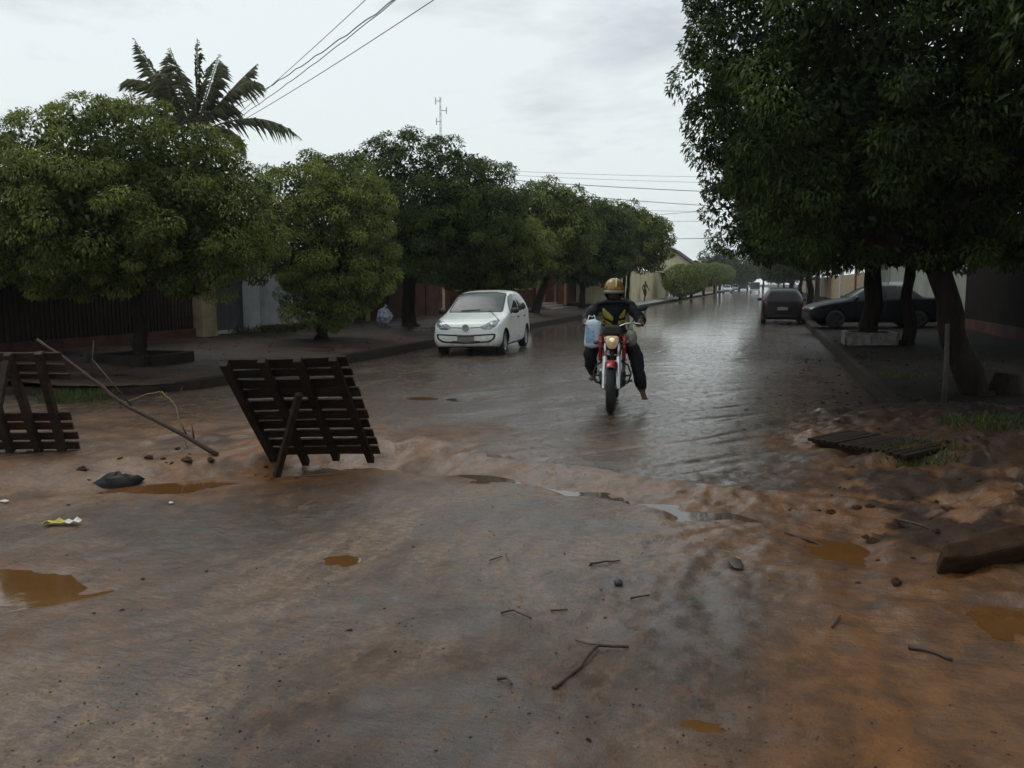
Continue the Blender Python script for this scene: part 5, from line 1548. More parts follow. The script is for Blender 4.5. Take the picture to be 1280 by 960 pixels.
for s in (-.35, .35):
    MB().tube([cb.hit(s, 1.0, 'front', .02), cb.hit(s + .45, 1.02, 'front', .02)], .009, 5).build('wiper', m_trim, car)
cp = P(632, 443, -0.05)
Mx = place(car, 12.5)
cpos = cp - Mx @ Vector((1.21, .79, 0))
car.location = (cpos.x, cpos.y, gz(cpos.x, cpos.y))
sl2 = math.atan2(gz(cpos.x + .7, cpos.y) - gz(cpos.x - .7, cpos.y), 1.4)
car.rotation_euler[0] = sl2

# --- generic cars from one builder
m_dkrim = mat('dull_wheel_rim', (0.06, 0.06, 0.062), 0.5, 0.5, var=0.3)
def simple_car(name, label, loc, heading, paint, prof, glass=None, wheels=(1.25, -1.25), r=.30, tw=.74, group=None, detail=True):
    glass = glass or mat('tinted_glass', (0.010, 0.012, 0.013), 0.2, spec=0.25)
    t = thing(name, label, 'car')
    b = Body(prof['st'], 52, 26)
    b.shell(paint, t, [(wheels[0], r), (wheels[1], r)], r * 1.15)
    for sd in ('left', 'right'):
        for w_ in prof['win']: b.decal('side_window', w_, sd, glass, t)
        s = 1 if sd == 'left' else -1
        if detail:
            MB().tube([(prof['mx'], s * .78, .93), (prof['mx'], s * .87, .98)], .022, 6).ell((prof['mx'], s * .93, 1.0), (.06, .11, .075), 10, 6).build('mirror', m_trim, t, True)
            for sm in prof.get('seams', ()): b.seam(sm, sd, m_trim, t, 0.012)
        for ax in wheels: car_wheel(t, ax, s * tw, r, .19, m_dkrim)
    b.decal('windscreen', prof['ws'], 'front', glass, t)
    b.decal('rear_window', prof['rw'], 'rear', glass, t)
    for p in (prof['tl'], mirror(prof['tl'])): b.decal('tail_light', p, 'rear', m_red, t)
    for p in (prof['hl'], mirror(prof['hl'])): b.decal('headlight', p, 'front', m_lens, t)
    rc, fc = b.hit(0, .62, 'rear', 0), b.hit(0, .42, 'front', 0)
    MB().box((rc.x - .012, 0, .66), (.012, .4, .13)).build('number_plate', m_plate, t)
    b.decal('bumper_trim', [(-.6, .30), (.6, .30), (.6, .40), (-.6, .40)], 'rear', m_trim, t)
    b.decal('grille', [(-.45, .36), (.45, .36), (.42, .50), (-.42, .50)], 'front', m_trim, t)
    t.location = loc
    t.rotation_euler = (0, 0, math.atan2(heading.y, heading.x))
    return t
hatch = dict(st=[(1.88, .36, .55, .60, .45, .52, .48, .34), (1.84, .26, .64, .70, .62, .70, .66, .5), (1.70, .21, .72, .80, .72, .80, .76, .6), (1.3, .19, .82, .90, .76, .83, .79, .66), (.95, .19, .88, .97, .76, .835, .80, .68),
                   (.70, .19, .90, 1.08, .76, .835, .81, .66), (.25, .19, .93, 1.38, .76, .835, .81, .61), (-.2, .19, .95, 1.48, .76, .835, .81, .60), (-.9, .19, .98, 1.49, .76, .835, .81, .60), (-1.4, .19, 1.0, 1.45, .76, .83, .80, .59), (-1.66, .22, 1.0, 1.32, .74, .82, .79, .59), (-1.82, .28, .96, 1.06, .72, .80, .76, .62), (-1.87, .36, .8, .86, .6, .68, .64, .5)],
             win=([(.70, .96), (.28, 1.32), (-.05, 1.41), (-.30, 1.41), (-.30, .97)], [(-.36, .98), (-.36, 1.41), (-1.0, 1.41), (-1.0, 1.0)], [(-1.06, 1.01), (-1.06, 1.40), (-1.3, 1.34), (-1.5, 1.08)]),
             ws=[(-.64, 1.0), (.64, 1.0), (.54, 1.42), (-.54, 1.42)], rw=[(-.56, 1.03), (.56, 1.03), (.50, 1.38), (-.50, 1.38)], tl=[(.58, .72), (.74, .72), (.73, 1.02), (.62, 1.02)], hl=[(.38, .62), (.66, .62), (.70, .74), (.42, .70)], mx=.62,
             seams=([(-.33, .96), (-.33, .6), (-.33, .27)], [(.74, .92), (.78, .6), (.72, .3)]))
sedan = dict(st=[(2.10, .36, .55, .60, .45, .55, .5, .36), (2.05, .26, .62, .68, .64, .72, .68, .52), (1.85, .2, .70, .78, .74, .81, .77, .62), (1.4, .19, .80, .88, .77, .84, .8, .66), (1.0, .19, .86, .95, .77, .845, .81, .68), (.8, .19, .88, 1.02, .77, .845, .81, .67),
                   (.3, .19, .90, 1.32, .77, .845, .81, .60), (-.15, .19, .92, 1.42, .77, .845, .81, .59), (-.7, .19, .94, 1.42, .77, .845, .81, .58), (-1.15, .19, .96, 1.27, .77, .84, .8, .59), (-1.45, .19, .97, 1.05, .77, .84, .79, .64), (-1.9, .22, .96, 1.02, .75, .82, .78, .66), (-2.08, .28, .9, .97, .72, .78, .74, .6), (-2.14, .38, .75, .8, .6, .68, .64, .5)],
             win=([(.78, .93), (.38, 1.24), (.1, 1.34), (-.2, 1.36), (-.2, .95)], [(-.26, .95), (-.26, 1.36), (-.75, 1.34), (-1.1, 1.12), (-1.15, .98)]),
             ws=[(-.62, .99), (.62, .99), (.53, 1.36), (-.53, 1.36)], rw=[(-.56, 1.06), (.56, 1.06), (.5, 1.36), (-.5, 1.36)], tl=[(.5, .70), (.74, .70), (.74, .88), (.5, .88)], hl=[(.42, .58), (.68, .60), (.7, .70), (.44, .66)], mx=.70,
             seams=([(-.23, .95), (-.23, .6), (-.23, .27)], [(.8, .9), (.84, .6), (.76, .3)]))
m_maroon = mat('black_cherry_paint', (0.007, 0.004, 0.005), 0.35, var=0.1, spec=0.3, coat=0.15)
m_dk = mat('black_car_paint', (0.004, 0.004, 0.005), 0.4, var=0.1, spec=0.2)
a, b = P(951, 405, -.06), P(1003, 404, -.06)
c = (a + b) / 2
simple_car('hatchback_car', 'dark cherry hatchback parked at the kerb under the overhanging tree', (c.x, c.y + 1.25, gz(c.x, c.y)), Vector((0.0, 1, 0)), m_maroon, hatch, tw=.745)
q = P(1088, 410, 0.12)
simple_car('saloon_car', 'black saloon parked crosswise on the pavement behind the planter block', (q.x, q.y + 0.3, 0.13), RT * -1 + FW * 0.12, m_dk, sedan, wheels=(1.32, -1.28), r=.30)
m_silver = mat('silver_car_paint', (0.42, 0.44, 0.46), 0.25, 0.4, var=0.08, coat=0.4)
for px, X, lab, pm in ((909, -6.9, 'silver car parked under the long clipped tree', m_silver), (920, -7.0, 'white car parked beyond the silver parked car', m_cw)):
    q = PX(px, X)
    simple_car('parked_car', lab, (q.x, min(q.y, 250), gz(X, 200)), Vector((0, -1, 0)), pm, hatch, detail=False)
# far lorry and van
m_blue = mat('faded_blue_paint', (0.05, 0.10, 0.17), 0.4, var=0.2)
m_canvas = mat('pale_box_panel', (0.55, 0.60, 0.60), 0.6, var=0.1)
def far_truck(label, X, y, hd, name='lorry'):
    t = thing(name, label, 'lorry', (X, y, gz(X, y)), hd)
    MB().prism([(2.9, .55), (2.95, 1.35), (2.55, 2.45), (1.3, 2.5), (1.3, .55)], -1.1, 1.1, 'y').build('cab', m_blue, t, bevel=0.08)
    MB().add([(2.93, -.95, 1.45), (2.93, .95, 1.45), (2.62, .88, 2.3), (2.62, -.88, 2.3)], [(0, 1, 2, 3)]).build('windscreen', m_glass, t).modifiers.new('t', 'SOLIDIFY').thickness = 0.03
    MB().box((-1.2, 0, 2.05), (4.9, 2.3, 2.3)).build('cargo_box', m_canvas, t, bevel=0.05)
    MB().box((2.95, 0, .62), (.2, 2.2, .3)).build('bumper', m_trim, t)
    MB().box((-.3, 0, .75), (5.6, .9, .2)).build('chassis', m_trim, t)
    for s in (-.8, .8): MB().box((2.96, s, 1.0), (.05, .3, .2)).build('headlight', m_lens, t)
    for x in (2.0, -2.2):
        for s in (-1, 1): car_wheel(t, x, s * .95, .45, .3)
    return t
q = PX(936, -5.2)
far_truck('blue lorry with pale box far down the left lane', -5.2, min(215, q.y), -PI / 2)
q = PX(946, -1.6)
vt = thing('pickup_van', 'dark grey van driving away far down the street', 'van', (-1.9, min(172, q.y), gz(-1.9, 170)), PI / 2)
m_vang = mat('dull_grey_van_paint', (0.07, 0.085, 0.10), 0.4, var=0.2)
MB().prism([(2.1, .4), (2.1, 1.0), (1.3, 1.2), (.8, 1.9), (-2.1, 1.95), (-2.15, .4)], -.84, .84, 'y').build('body', m_vang, vt, bevel=0.06)
MB().box((-2.16, 0, 1.45), (.03, 1.4, .6)).build('rear_window', m_glass, vt)
MB().box((-2.2, 0, .55), (.12, 1.7, .22)).build('bumper', m_canvas, vt, bevel=0.03)
for s in (-1, 1): MB().box((-2.16, s * .76, 1.0), (.04, .12, .4)).build('tail_light', m_red, vt)
for x in (1.35, -1.35):
    for s in (-1, 1): car_wheel(vt, x, s * .74, .31, .2)

# ------------------------------------------------------------------ people by skinned skeletons
def figure(name, J, E, mats, pick, parent=None, hands=(), sub=3, extra=None, fold=1.0):
    names = list(J); idx = {n: i for i, n in enumerate(names)}
    me = bpy.data.meshes.new(name)
    me.from_pydata([J[n][0] for n in names], [(idx[a], idx[b]) for a, b in E], [])
    o = link(bpy.data.objects.new(name, me))
    md = o.modifiers.new('skin', 'SKIN'); md.branch_smoothing = 0.4; md.use_smooth_shade = True
    for i, n in enumerate(names):
        sv = me.skin_vertices[0].data[i]
        r = J[n][1]; sv.radius = r if hasattr(r, '__len__') else (r, r)
        sv.use_root = (n == 'pelvis')
    ss = o.modifiers.new('sub', 'SUBSURF'); ss.levels = sub; ss.render_levels = sub
    dg_ = bpy.context.evaluated_depsgraph_get(); dg_.update()
    m2 = bpy.data.meshes.new_from_object(o.evaluated_get(dg_))
    bm = bmesh.new(); bm.from_mesh(m2)
    from mathutils import noise as mnoise
    bm.normal_update()
    for v in bm.verts:
        if pick(v.co) != 0:
            n3 = mnoise.noise(v.co * 11.0) * 0.010 + mnoise.noise(Vector((v.co.x * 9, v.co.y * 9, v.co.z * 34))) * 0.009
            v.co += v.normal * n3 * fold
    if extra is not None:
        tmp = extra.mesh('tmp', mats[0], True); bm.from_mesh(tmp)
    bm.to_mesh(m2); bm.free()
    o.modifiers.clear(); o.data = m2
    m2.materials.clear()
    for m in mats: m2.materials.append(m)
    for p in m2.polygons:
        p.material_index = pick(p.center); p.use_smooth = True
    o.parent = parent
    return o
def hand_fingers(mb, wrist, palm_end, palm_n, curl=1.0, side=1):
    """four curled fingers and a thumb leaving the side of the palm"""
    w, p, n = Vector(wrist), Vector(palm_end), Vector(palm_n).normalized()
    d = (p - w).normalized(); x = d.cross(n).normalized()
    for k, (off, ln) in enumerate(((-.030, .062), (-.010, .070), (.010, .066), (.028, .052))):
        b = p + x * off - d * .01
        k1 = b + d * ln * .45 + n * ln * .15 * curl
        k2 = k1 + d * ln * .15 + n * ln * .40 * curl
        k3 = k2 - d * ln * .20 * curl + n * ln * .25 * curl
        mb.tube([b, k1, k2, k3], [.0095, .009, .0085, .007], 6)
    b = w.lerp(p, .45) + x * -.034 * side
    mb.tube([b, b + x * -.02 * side + d * .03 + n * .02, b + d * .055 + n * .04 - x * .005 * side], [.011, .010, .008], 6)

# --- motorcycle (local x forward, y left)
bike = thing('motorcycle', 'red motorcycle ridden towards the gutter on the wet road', 'motorcycle')
m_rp = mat('red_bike_paint', (0.30, 0.010, 0.012), 0.25, var=0.15, coat=0.6)
m_eng = mat('dull_engine_metal', (0.075, 0.072, 0.07), 0.45, 0.6, var=0.4, vscale=20)
m_fork = mat('bright_fork_metal', (0.62, 0.63, 0.65), 0.3, 0.8, var=0.15)
m_frame = mat('black_frame', (0.015, 0.015, 0.016), 0.4, var=0.2)
def bike_wheel(x, r, tw):
    wl = MB().lathe([(r * .74, -tw * .34), (r * .80, -tw * .36), (r * .80, tw * .36), (r * .74, tw * .34), (r * .76, 0)], (0, 0, 0), 'y', 32, True).build('wheel', m_fork, bike, True, angle=40)
    wl.location = (x, 0, r)
    MB().lathe([(r * .79, -tw * .40), (r * .90, -tw * .52), (r * .97, -tw * .36), (r, 0), (r * .97, tw * .36), (r * .90, tw * .52), (r * .79, tw * .40)], (0, 0, 0), 'y', 36, True).build('tyre', m_tyre, wl, True)
    sp = MB()
    for k in range(18):
        a = 2 * PI * k / 18; s = 1 if k % 2 else -1
        sp.tube([(.03 * math.cos(a + .5 * s), s * .03, .03 * math.sin(a + .5 * s)), (r * .77 * math.cos(a), 0, r * .77 * math.sin(a))], .0028, 4)
    tag(sp.build('spokes', m_fork, wl), kind='stuff')
    MB().lathe([(.0, -.07), (.035, -.07), (.035, -.04), (.06, -.035), (.06, .035), (.035, .04), (.035, .07), (0, .07)], (0, 0, 0), 'y', 16).build('hub', m_eng, wl, True, angle=40)
    return wl
bike_wheel(.66, .31, .10); bike_wheel(-.65, .305, .12)
for s in (-1, 1):
    MB().tube([(.665, s * .088, .30), (.60, s * .088, .46)], [.027, .027], 12).tube([(.60, s * .088, .46), (.50, s * .085, .68)], [.033, .030], 12).build('fork_slider', m_fork, bike, True, angle=40)
    MB().tube([(.505, s * .085, .67), (.36, s * .085, .99)], .017, 10).build('fork_tube', m_chrome, bike, True)
    MB().tube([(.30, s * .02, 1.03), (.29, s * .16, 1.09), (.24, s * .26, 1.10), (.19, s * .36, 1.07)], .012, 8).build('handlebar', m_chrome if s > 0 else m_frame, bike, True)
    MB().tube([(.21, s * .28, 1.095), (.185, s * .39, 1.065)], .019, 9).build('grip', m_frame, bike, True)
    MB().tube([(.25, s * .25, 1.10), (.30, s * .36, 1.09)], .007, 6).build('lever', m_fork, bike, True)
    if s > 0: MB().tube([(.23, s * .25, 1.11), (.22, s * .30, 1.22), (.21, s * .345, 1.27)], .007, 6).ell((.21, s * .365, 1.29), (.02, .075, .045), 12, 8, (R(8) * s, 0, 0)).build('mirror', m_trim, bike, True)
    MB().tube([(.44, s * .09, .87), (.44, s * .17, .86)], .009, 6).ell((.445, s * .20, .86), (.035, .035, .028), 10, 7).build('indicator', mat('amber_lens', (0.10, 0.04, 0.012), 0.2), bike, True)
    MB().prism([(.28, .96), (.36, .93), (.40, .80), (.33, .62), (.22, .60), (.15, .80)], s * .15 - .024, s * .15 + .024, 'y').build('tank_shroud', m_rp, bike, bevel=0.014)
    MB().tube([(.05, s * .06, .34), (.05, s * .26, .335)], .016, 8).build('footrest', m_fork, bike, True)
    MB().tube([(-.28, s * .1, .36), (-.28, s * .24, .37)], .014, 8).build('passenger_footrest', m_frame, bike, True)
    MB().tube([(-.62, s * .12, .31), (-.50, s * .15, .72)], .028, 10).build('rear_shock', m_chrome, bike, True)
    MB().prism([(-.15, .52), (.02, .60), (.0, .74), (-.40, .78), (-.45, .68)], s * .13 - .012, s * .13 + .012, 'y').build('side_panel', m_rp, bike, bevel=0.01)
# crash bar in front of the engine
MB().tube([(.22, -.05, .64), (.24, -.20, .56), (.23, -.24, .45), (.20, -.21, .33), (.16, -.05, .27)], .013, 8).tube([(.22, .05, .64), (.24, .20, .56), (.23, .24, .45), (.20, .21, .33), (.16, .05, .27)], .013, 8).tube([(.22, -.06, .64), (.22, .06, .64)], .013, 8).tube([(.16, -.06, .27), (.16, .06, .27)], .013, 8).build('crash_bar', m_eng, bike, True)
fd = MB(); V_, F_ = [], []
for i in range(15):
    a = R(52 + 88 * i / 14)
    for j in range(7):
        y = -.068 + .136 * j / 6
        rr = .345 + .012 - .9 * y * y * 6
        V_.append((.66 + rr * math.cos(a), y * (1 - .12 * abs(i - 7) / 7), .31 + rr * math.sin(a)))
for i in range(14):
    for j in range(6): F_.append((i * 7 + j, i * 7 + j + 1, i * 7 + 8 + j, i * 7 + 7 + j))
V_ = [v for v in V_]
o = fd.add(V_, F_).build('front_mudguard', m_rp, bike, True); o.modifiers.new('t', 'SOLIDIFY').thickness = 0.006
MB().tube([(.42, 0, .80), (.30, 0, .93), (.28, 0, 1.02)], [.05, .045, .04], 10).box((.42, 0, .80), (.07, .24, .05), (0, R(-25), 0)).box((.34, 0, .985), (.08, .23, .04), (0, R(-25), 0)).build('steering_head', m_frame, bike)
# headlamp unit with its cowl
hp = [(y_ * .88, .865 + (z_ - .865) * .88) for y_, z_ in [(-.10, .955), (-.04, .965), (.04, .965), (.10, .955), (.105, .88), (.075, .80), (.04, .765), (-.04, .765), (-.075, .80), (-.105, .88)]]
MB().prism(hp, .40, .475, 'x').build('headlamp_case', m_rp, bike, bevel=0.015)
V_ = [(.525, 0, .86)] + [(.478 + .0, y * .90, .865 + (z - .865) * .90) for y, z in hp]
V_ += [(.512, y * .5, .865 + (z - .865) * .5) for y, z in hp]
n = len(hp)
F_ = [(1 + j, 1 + (j + 1) % n, 1 + n + (j + 1) % n, 1 + n + j) for j in range(n)] + [(1 + n + j, 1 + n + (j + 1) % n, 0) for j in range(n)]
hl_ = MB().add(V_, F_).build('headlamp', mat('warm_headlamp_glass', (0.62, 0.52, 0.34), 0.12, 0.5, var=0.0, vscale=26, col2=(0.22, 0.15, 0.08), emit=(1.0, 0.80, 0.5, 0.12)), bike, True)
MB().ell((.515, 0, .90), (.02, .035, .025), 10, 7).build('bulb', mat('lit_bulb', (0.9, 0.8, 0.6), 0.3, emit=(1.0, 0.8, 0.5, 0.5)), hl_, True)
MB().prism([(-.115, .955), (.115, .955), (.12, 1.02), (.085, 1.075), (-.085, 1.075), (-.12, 1.02)], .36, .45, 'x').build('instrument_cowl', m_trim, bike, bevel=0.02)
MB().ell((.13, 0, .88), (.25, .135, .125), 16, 10).build('fuel_tank', m_rp, bike, True)
MB().ell((-.30, 0, .80), (.42, .13, .055), 16, 8).build('seat', mat('black_seat_vinyl', (0.02, 0.02, 0.02), 0.5), bike, True)
MB().box((.07, 0, .36), (.34, .26, .22)).lathe([(0, -.17), (.10, -.17), (.11, -.13), (.11, .13), (.10, .17), (0, .17)], (.03, 0, .36), 'y', 18).build('crankcase', m_eng, bike, bevel=0.02)
cyl = MB()
for k in range(7): cyl.box((.17 + .018 * k, 0, .48 + .026 * k), (.14, .17, .014), (0, R(35), 0))
cyl.box((.22, 0, .56), (.09, .11, .2), (0, R(35), 0))
cyl.build('cylinder', m_eng, bike)
MB().tube([(.36, 0, .86), (.30, 0, .60), (.24, 0, .32), (-.1, 0, .24), (-.3, 0, .40)], .022, 8).tube([(.30, 0, .84), (-.4, 0, .74), (-.72, 0, .76)], .022, 8).build('frame', m_frame, bike, True)
MB().tube([(.30, -.06, .55), (.36, -.09, .42), (.22, -.13, .27), (-.2, -.15, .27), (-.75, -.19, .36)], [.018, .018, .02, .04, .05], 10).build('exhaust', m_chrome, bike, True)
MB().tube([(-.65, .10, .305), (-.15, .09, .33)], .02, 6).tube([(-.65, -.10, .305), (-.15, -.09, .33)], .02, 6).build('swingarm', m_frame, bike)
MB().prism([(-.66, .80), (-.98, .84), (-1.0, .80), (-.95, .62), (-.86, .60)], -.08, .08, 'y').build('rear_mudguard', m_frame, bike, bevel=0.015)
MB().ell((-.99, 0, .79), (.03, .08, .05), 10, 6).build('tail_light', m_red, bike, True)
fw_ = P(763, 517.5, -.03)
Mb = place(bike, 8.8)
bpos = fw_ - Mb @ Vector((.66, 0, 0))
bike.location = (bpos.x, bpos.y, gz(fw_.x, fw_.y))

# --- rider
m_skin = mat('brown_skin', (0.11, 0.052, 0.033), 0.5, var=0.15)
m_jkt = mat('black_rain_jacket', (0.010, 0.011, 0.014), 0.6, spec=0.25, var=0.5, vscale=9, bump=0.5, bscale=14)
m_trs = mat('black_trousers', (0.012, 0.013, 0.017), 0.8, spec=0.2, var=0.4, vscale=8, bump=0.5, bscale=14)
J = {'pelvis': ((-.24, 0, .90), (.15, .13)), 'belly': ((-.20, 0, 1.03), (.16, .125)), 'chest': ((-.14, 0, 1.19), (.185, .13)), 'upper': ((-.10, 0, 1.30), (.165, .11)), 'neck': ((-.05, 0, 1.40), (.06, .06)), 'head': ((-.01, 0, 1.49), (.085, .09)), 'crown': ((-.01, 0, 1.58), (.07, .075))}
for s, n in ((1, 'l'), (-1, 'r')):
    J['sh' + n] = ((-.10, s * .20, 1.325), (.095, .09))
    J['el' + n] = ((-.02, s * .35 if s > 0 else s * .36, 1.13), (.082, .080))
    J['fo' + n] = ((.08, s * .36, 1.105), (.068, .068))
    J['wr' + n] = ((.135, s * .345, 1.10), (.038, .034))
    J['pa' + n] = ((.19, s * .335, 1.10), (.040, .024))
    J['hi' + n] = ((-.19, s * .12, .87), (.12, .115))
J['knl'] = ((.16, .29, .72), (.098, .095)); J['knr'] = ((.17, -.29, .73), (.098, .095))
J['shl2'] = ((.12, .335, .46), (.090, .088)); J['shr2'] = ((.05, -.285, .52), (.088, .085))
J['anl'] = ((.07, .375, .265), (.085, .08)); J['anr'] = ((-.02, -.265, .43), (.072, .07))
J['hel'] = ((.065, .39, .20), (.036, .034)); J['her'] = ((-.04, -.26, .385), (.036, .034))
J['bal'] = ((.17, .41, .145), (.045, .026)); J['bar'] = ((.08, -.265, .365), (.045, .026))
J['tol'] = ((.23, .42, .125), (.038, .016)); J['tor'] = ((.14, -.268, .362), (.038, .016))
E = [('pelvis', 'belly'), ('belly', 'chest'), ('chest', 'upper'), ('upper', 'neck'), ('neck', 'head'), ('head', 'crown')]
for n in 'lr':
    E += [('upper', 'sh' + n), ('sh' + n, 'el' + n), ('el' + n, 'fo' + n), ('fo' + n, 'wr' + n), ('wr' + n, 'pa' + n), ('pelvis', 'hi' + n), ('hi' + n, 'kn' + n)]
    E += [('kn' + n, 'sh' + n + '2'), ('sh' + n + '2', 'an' + n), ('an' + n, 'he' + n), ('he' + n, 'ba' + n), ('ba' + n, 'to' + n)]
fing = MB()
for s in (1, -1):
    hand_fingers(fing, (.14, s * .345, 1.105), (.205, s * .335, 1.10), (0, 0, -1), 1.0, -s)
for s_, b0 in ((1, Vector((.22, .42, .125))), (-1, Vector((.13, -.268, .362)))):
    for k in range(5):
        fing.tube([b0 + Vector((-.01, (k - 2) * .016, 0)), b0 + Vector((.035 - .005 * abs(k - (0 if s_ > 0 else 4)) * .8, (k - 2) * .017, -.004))], [.011, .008], 6)
# nose and brow on the face
fing.tube([(.075, 0, 1.515), (.098, 0, 1.475)], [.010, .016], 7)
def pick(c):
    if c.z > 1.405 and abs(c.y) < .14: return 0
    if c.x > .115 and c.z > 1.02 and abs(c.y) > .25: return 0
    if c.y > .30 and c.z < .235: return 0
    if c.y < -.2 and c.z < .415 : return 0
    if c.z < .93 and not (abs(c.y) > .25 and c.z > 1.0): return 2
    return 1
rider = tag(empty('person'), 'rider in gold helmet and black jacket sitting on the red motorcycle', 'person')
rider.location = bike.location; rider.rotation_euler = bike.rotation_euler
body = figure('body', J, E, [m_skin, m_jkt, m_trs], pick, rider, extra=fing)
# helmet: gold open shell with grey rim, face shadowed under the visor
m_gold = mat('gold_helmet_paint', (0.26, 0.14, 0.025), 0.3, 0.2, var=0.25, vscale=12, coat=0.5)
hv = MB(); V_, F_ = [], []
HC = Vector((-.015, 0, 1.535)); nu, nv = 26, 14
for i in range(nv + 1):
    a = PI * .78 * i / nv
    for j in range(nu):
        t = 2 * PI * j / nu
        V_.append((HC.x + .150 * math.sin(a) * math.cos(t), .128 * math.sin(a) * math.sin(t), HC.z + .135 * math.cos(a) * (1.0 if a < PI / 2 else 1.25)))
for i in range(nv):
    for j in range(nu):
        c_ = [V_[i * nu + j], V_[(i + 1) * nu + (j + 1) % nu]]
        x_, z_ = (c_[0][0] + c_[1][0]) / 2, (c_[0][2] + c_[1][2]) / 2
        if z_ < HC.z - .055: continue
        F_.append((i * nu + j, i * nu + (j + 1) % nu, (i + 1) * nu + (j + 1) % nu, (i + 1) * nu + j))
Fl = [(i * nu + j, i * nu + (j + 1) % nu, (i + 1) * nu + (j + 1) % nu, (i + 1) * nu + j) for i in range(nv) for j in range(nu) if (V_[i * nu + j][2] + V_[(i + 1) * nu + j][2]) / 2 < HC.z - .03 and (V_[i * nu + j][0] + V_[(i + 1) * nu + (j + 1) % nu][0]) / 2 < HC.x + .05]
hm = hv.add(V_, F_).build('helmet', m_gold, rider, True); hm.modifiers.new('t', 'SOLIDIFY').thickness = 0.014
lo = MB().add([(HC.x + (v[0] - HC.x) * .97, v[1] * .97, v[2]) for v in V_], Fl).build('helmet_lining', m_trim, hm, True); lo.modifiers.new('t', 'SOLIDIFY').thickness = 0.012
pts = [(HC.x + .150 * math.cos(t), .128 * math.sin(t), HC.z - .045) for t in np.linspace(-1.3, 1.3, 15)]
MB().tube(pts, .014, 6, flat=1.6).build('helmet_rim', mat('grey_rim', (0.20, 0.20, 0.17), 0.4), hm, True)
pts2 = [(HC.x + .145 * math.sin(a) if False else HC.x + .152 * math.sin(a), 0, HC.z + .137 * math.cos(a)) for a in np.linspace(-.9, 1.45, 14)]
MB().tube([(p[0], .034, p[2] - .011) for p in pts2], .012, 5).build('stripe', mat('pale_gold_stripe', (0.55, 0.45, 0.22), 0.3), hm, True)
MB().tube([(.05, .085, 1.50), (.075, .05, 1.415), (.08, 0, 1.40), (.075, -.05, 1.415), (.05, -.085, 1.50)], .008, 6).build('chin_strap', m_trim, hm, True)
for s in (-1, 1):
    MB().ell((.076, s * .032, 1.512), (.010, .014, .008), 8, 6).build('eye', mat('eye_white', (0.35, 0.33, 0.3), 0.3), body, True)
MB().tube([(.076, -.026, 1.443), (.084, 0, 1.445), (.076, .026, 1.443)], .006, 5).build('mouth', mat('lip', (0.12, 0.045, 0.035), 0.5), body, True)
# reflective yellow panels on the jacket front
bmv = BVHTree.FromPolygons([v.co.copy() for v in body.data.vertices], [tuple(p.vertices) for p in body.data.polygons])
def chest_panel(poly, m, off):
    V_, F_ = [], []
    pl_ = dens(poly); n = len(pl_)
    cu, cv = sum(p[0] for p in pl_) / n, sum(p[1] for p in pl_) / n
    for k in range(5):
        for u, v in pl_:
            f = 1 - k / 4 * .96
            y, z = cu + (u - cu) * f, cv + (v - cv) * f
            loc, nr, i, ds = bmv.ray_cast(Vector((.35, y, z)), Vector((-1, 0, 0)))
            if loc is None: loc = Vector((0, y, z))
            V_.append(loc + Vector((off, 0, 0)))
    for k in range(4):
        for j in range(n): F_.append((k * n + j, k * n + (j + 1) % n, (k + 1) * n + (j + 1) % n, (k + 1) * n + j))
    F_.append(tuple(4 * n + j for j in range(n)))
    o = MB().add(V_, F_).build('vest_panel', m, body, True)
    o.modifiers.new('t', 'SOLIDIFY').thickness = 0.006
    return o
m_yel = mat('yellow_reflective_cloth', (0.36, 0.33, 0.05), 0.5, var=0.2, vscale=10)
chest_panel([(-.145, 1.17), (-.145, 1.295), (-.005, 1.165), (-.005, 1.10)], m_yel, .014)
chest_panel([(-.145, 1.07), (-.145, 1.135), (-.01, 1.065), (-.03, 1.03)], m_yel, .014)
chest_panel([(.07, 1.14), (.075, 1.17), (.15, 1.28), (.155, 1.16)], m_yel, .014)
chest_panel([(.055, 1.06), (.06, 1.11), (.15, 1.125), (.14, 1.08)], m_yel, .014)
MB().tube([(-.02, -.19, 1.33), (.03, -.09, 1.37), (.035, 0, 1.36), (.03, .09, 1.37), (-.02, .19, 1.33)], .03, 8).build('collar', m_jkt, body, True)
# bag carried on the right forearm and bag hanging from the bar
Mb4 = Matrix.Translation(bike.location) @ Matrix.Rotation(bike.rotation_euler[2], 4, 'Z')
q = Mb4 @ Vector((.24, -.27, .77))
bag = thing('carrier_bag', 'light blue and white carrier bag hanging from the rider right forearm', 'bag', q, bike.rotation_euler[2])
def sack(rx, ry, rz, n=16, m=12, pw=3.2, seed=1, ns=.06):
    g = random.Random(seed); mb = MB(); V_, F_ = [], []
    for i in range(m + 1):
        v = -1 + 2 * i / m
        s_ = (1 - abs(v) ** pw) ** (1 / pw) * .9 + .1
        for j in range(n):
            t = 2 * PI * j / n
            c_, sn = math.cos(t), math.sin(t)
            k = (abs(c_) ** pw + abs(sn) ** pw) ** (-1 / pw) * (1 + g.uniform(-ns, ns))
            V_.append((rx * s_ * k * c_, ry * s_ * k * sn, rz * v + rz))
    for i in range(m):
        for j in range(n): F_.append((i * n + j, i * n + (j + 1) % n, (i + 1) * n + (j + 1) % n, (i + 1) * n + j))
    F_ += [tuple(range(n)), tuple(m * n + j for j in range(n))]
    return mb.add(V_, F_)
o = sack(.05, .10, .19, pw=7, seed=2, ns=.03).build('bag_body', mat('pale_blue_plastic', (0.70, 0.78, 0.84), 0.35, var=0.0, vscale=7, col2=(0.45, 0.58, 0.70)), bag, True)
o.rotation_euler = (R(-5), R(6), 0)
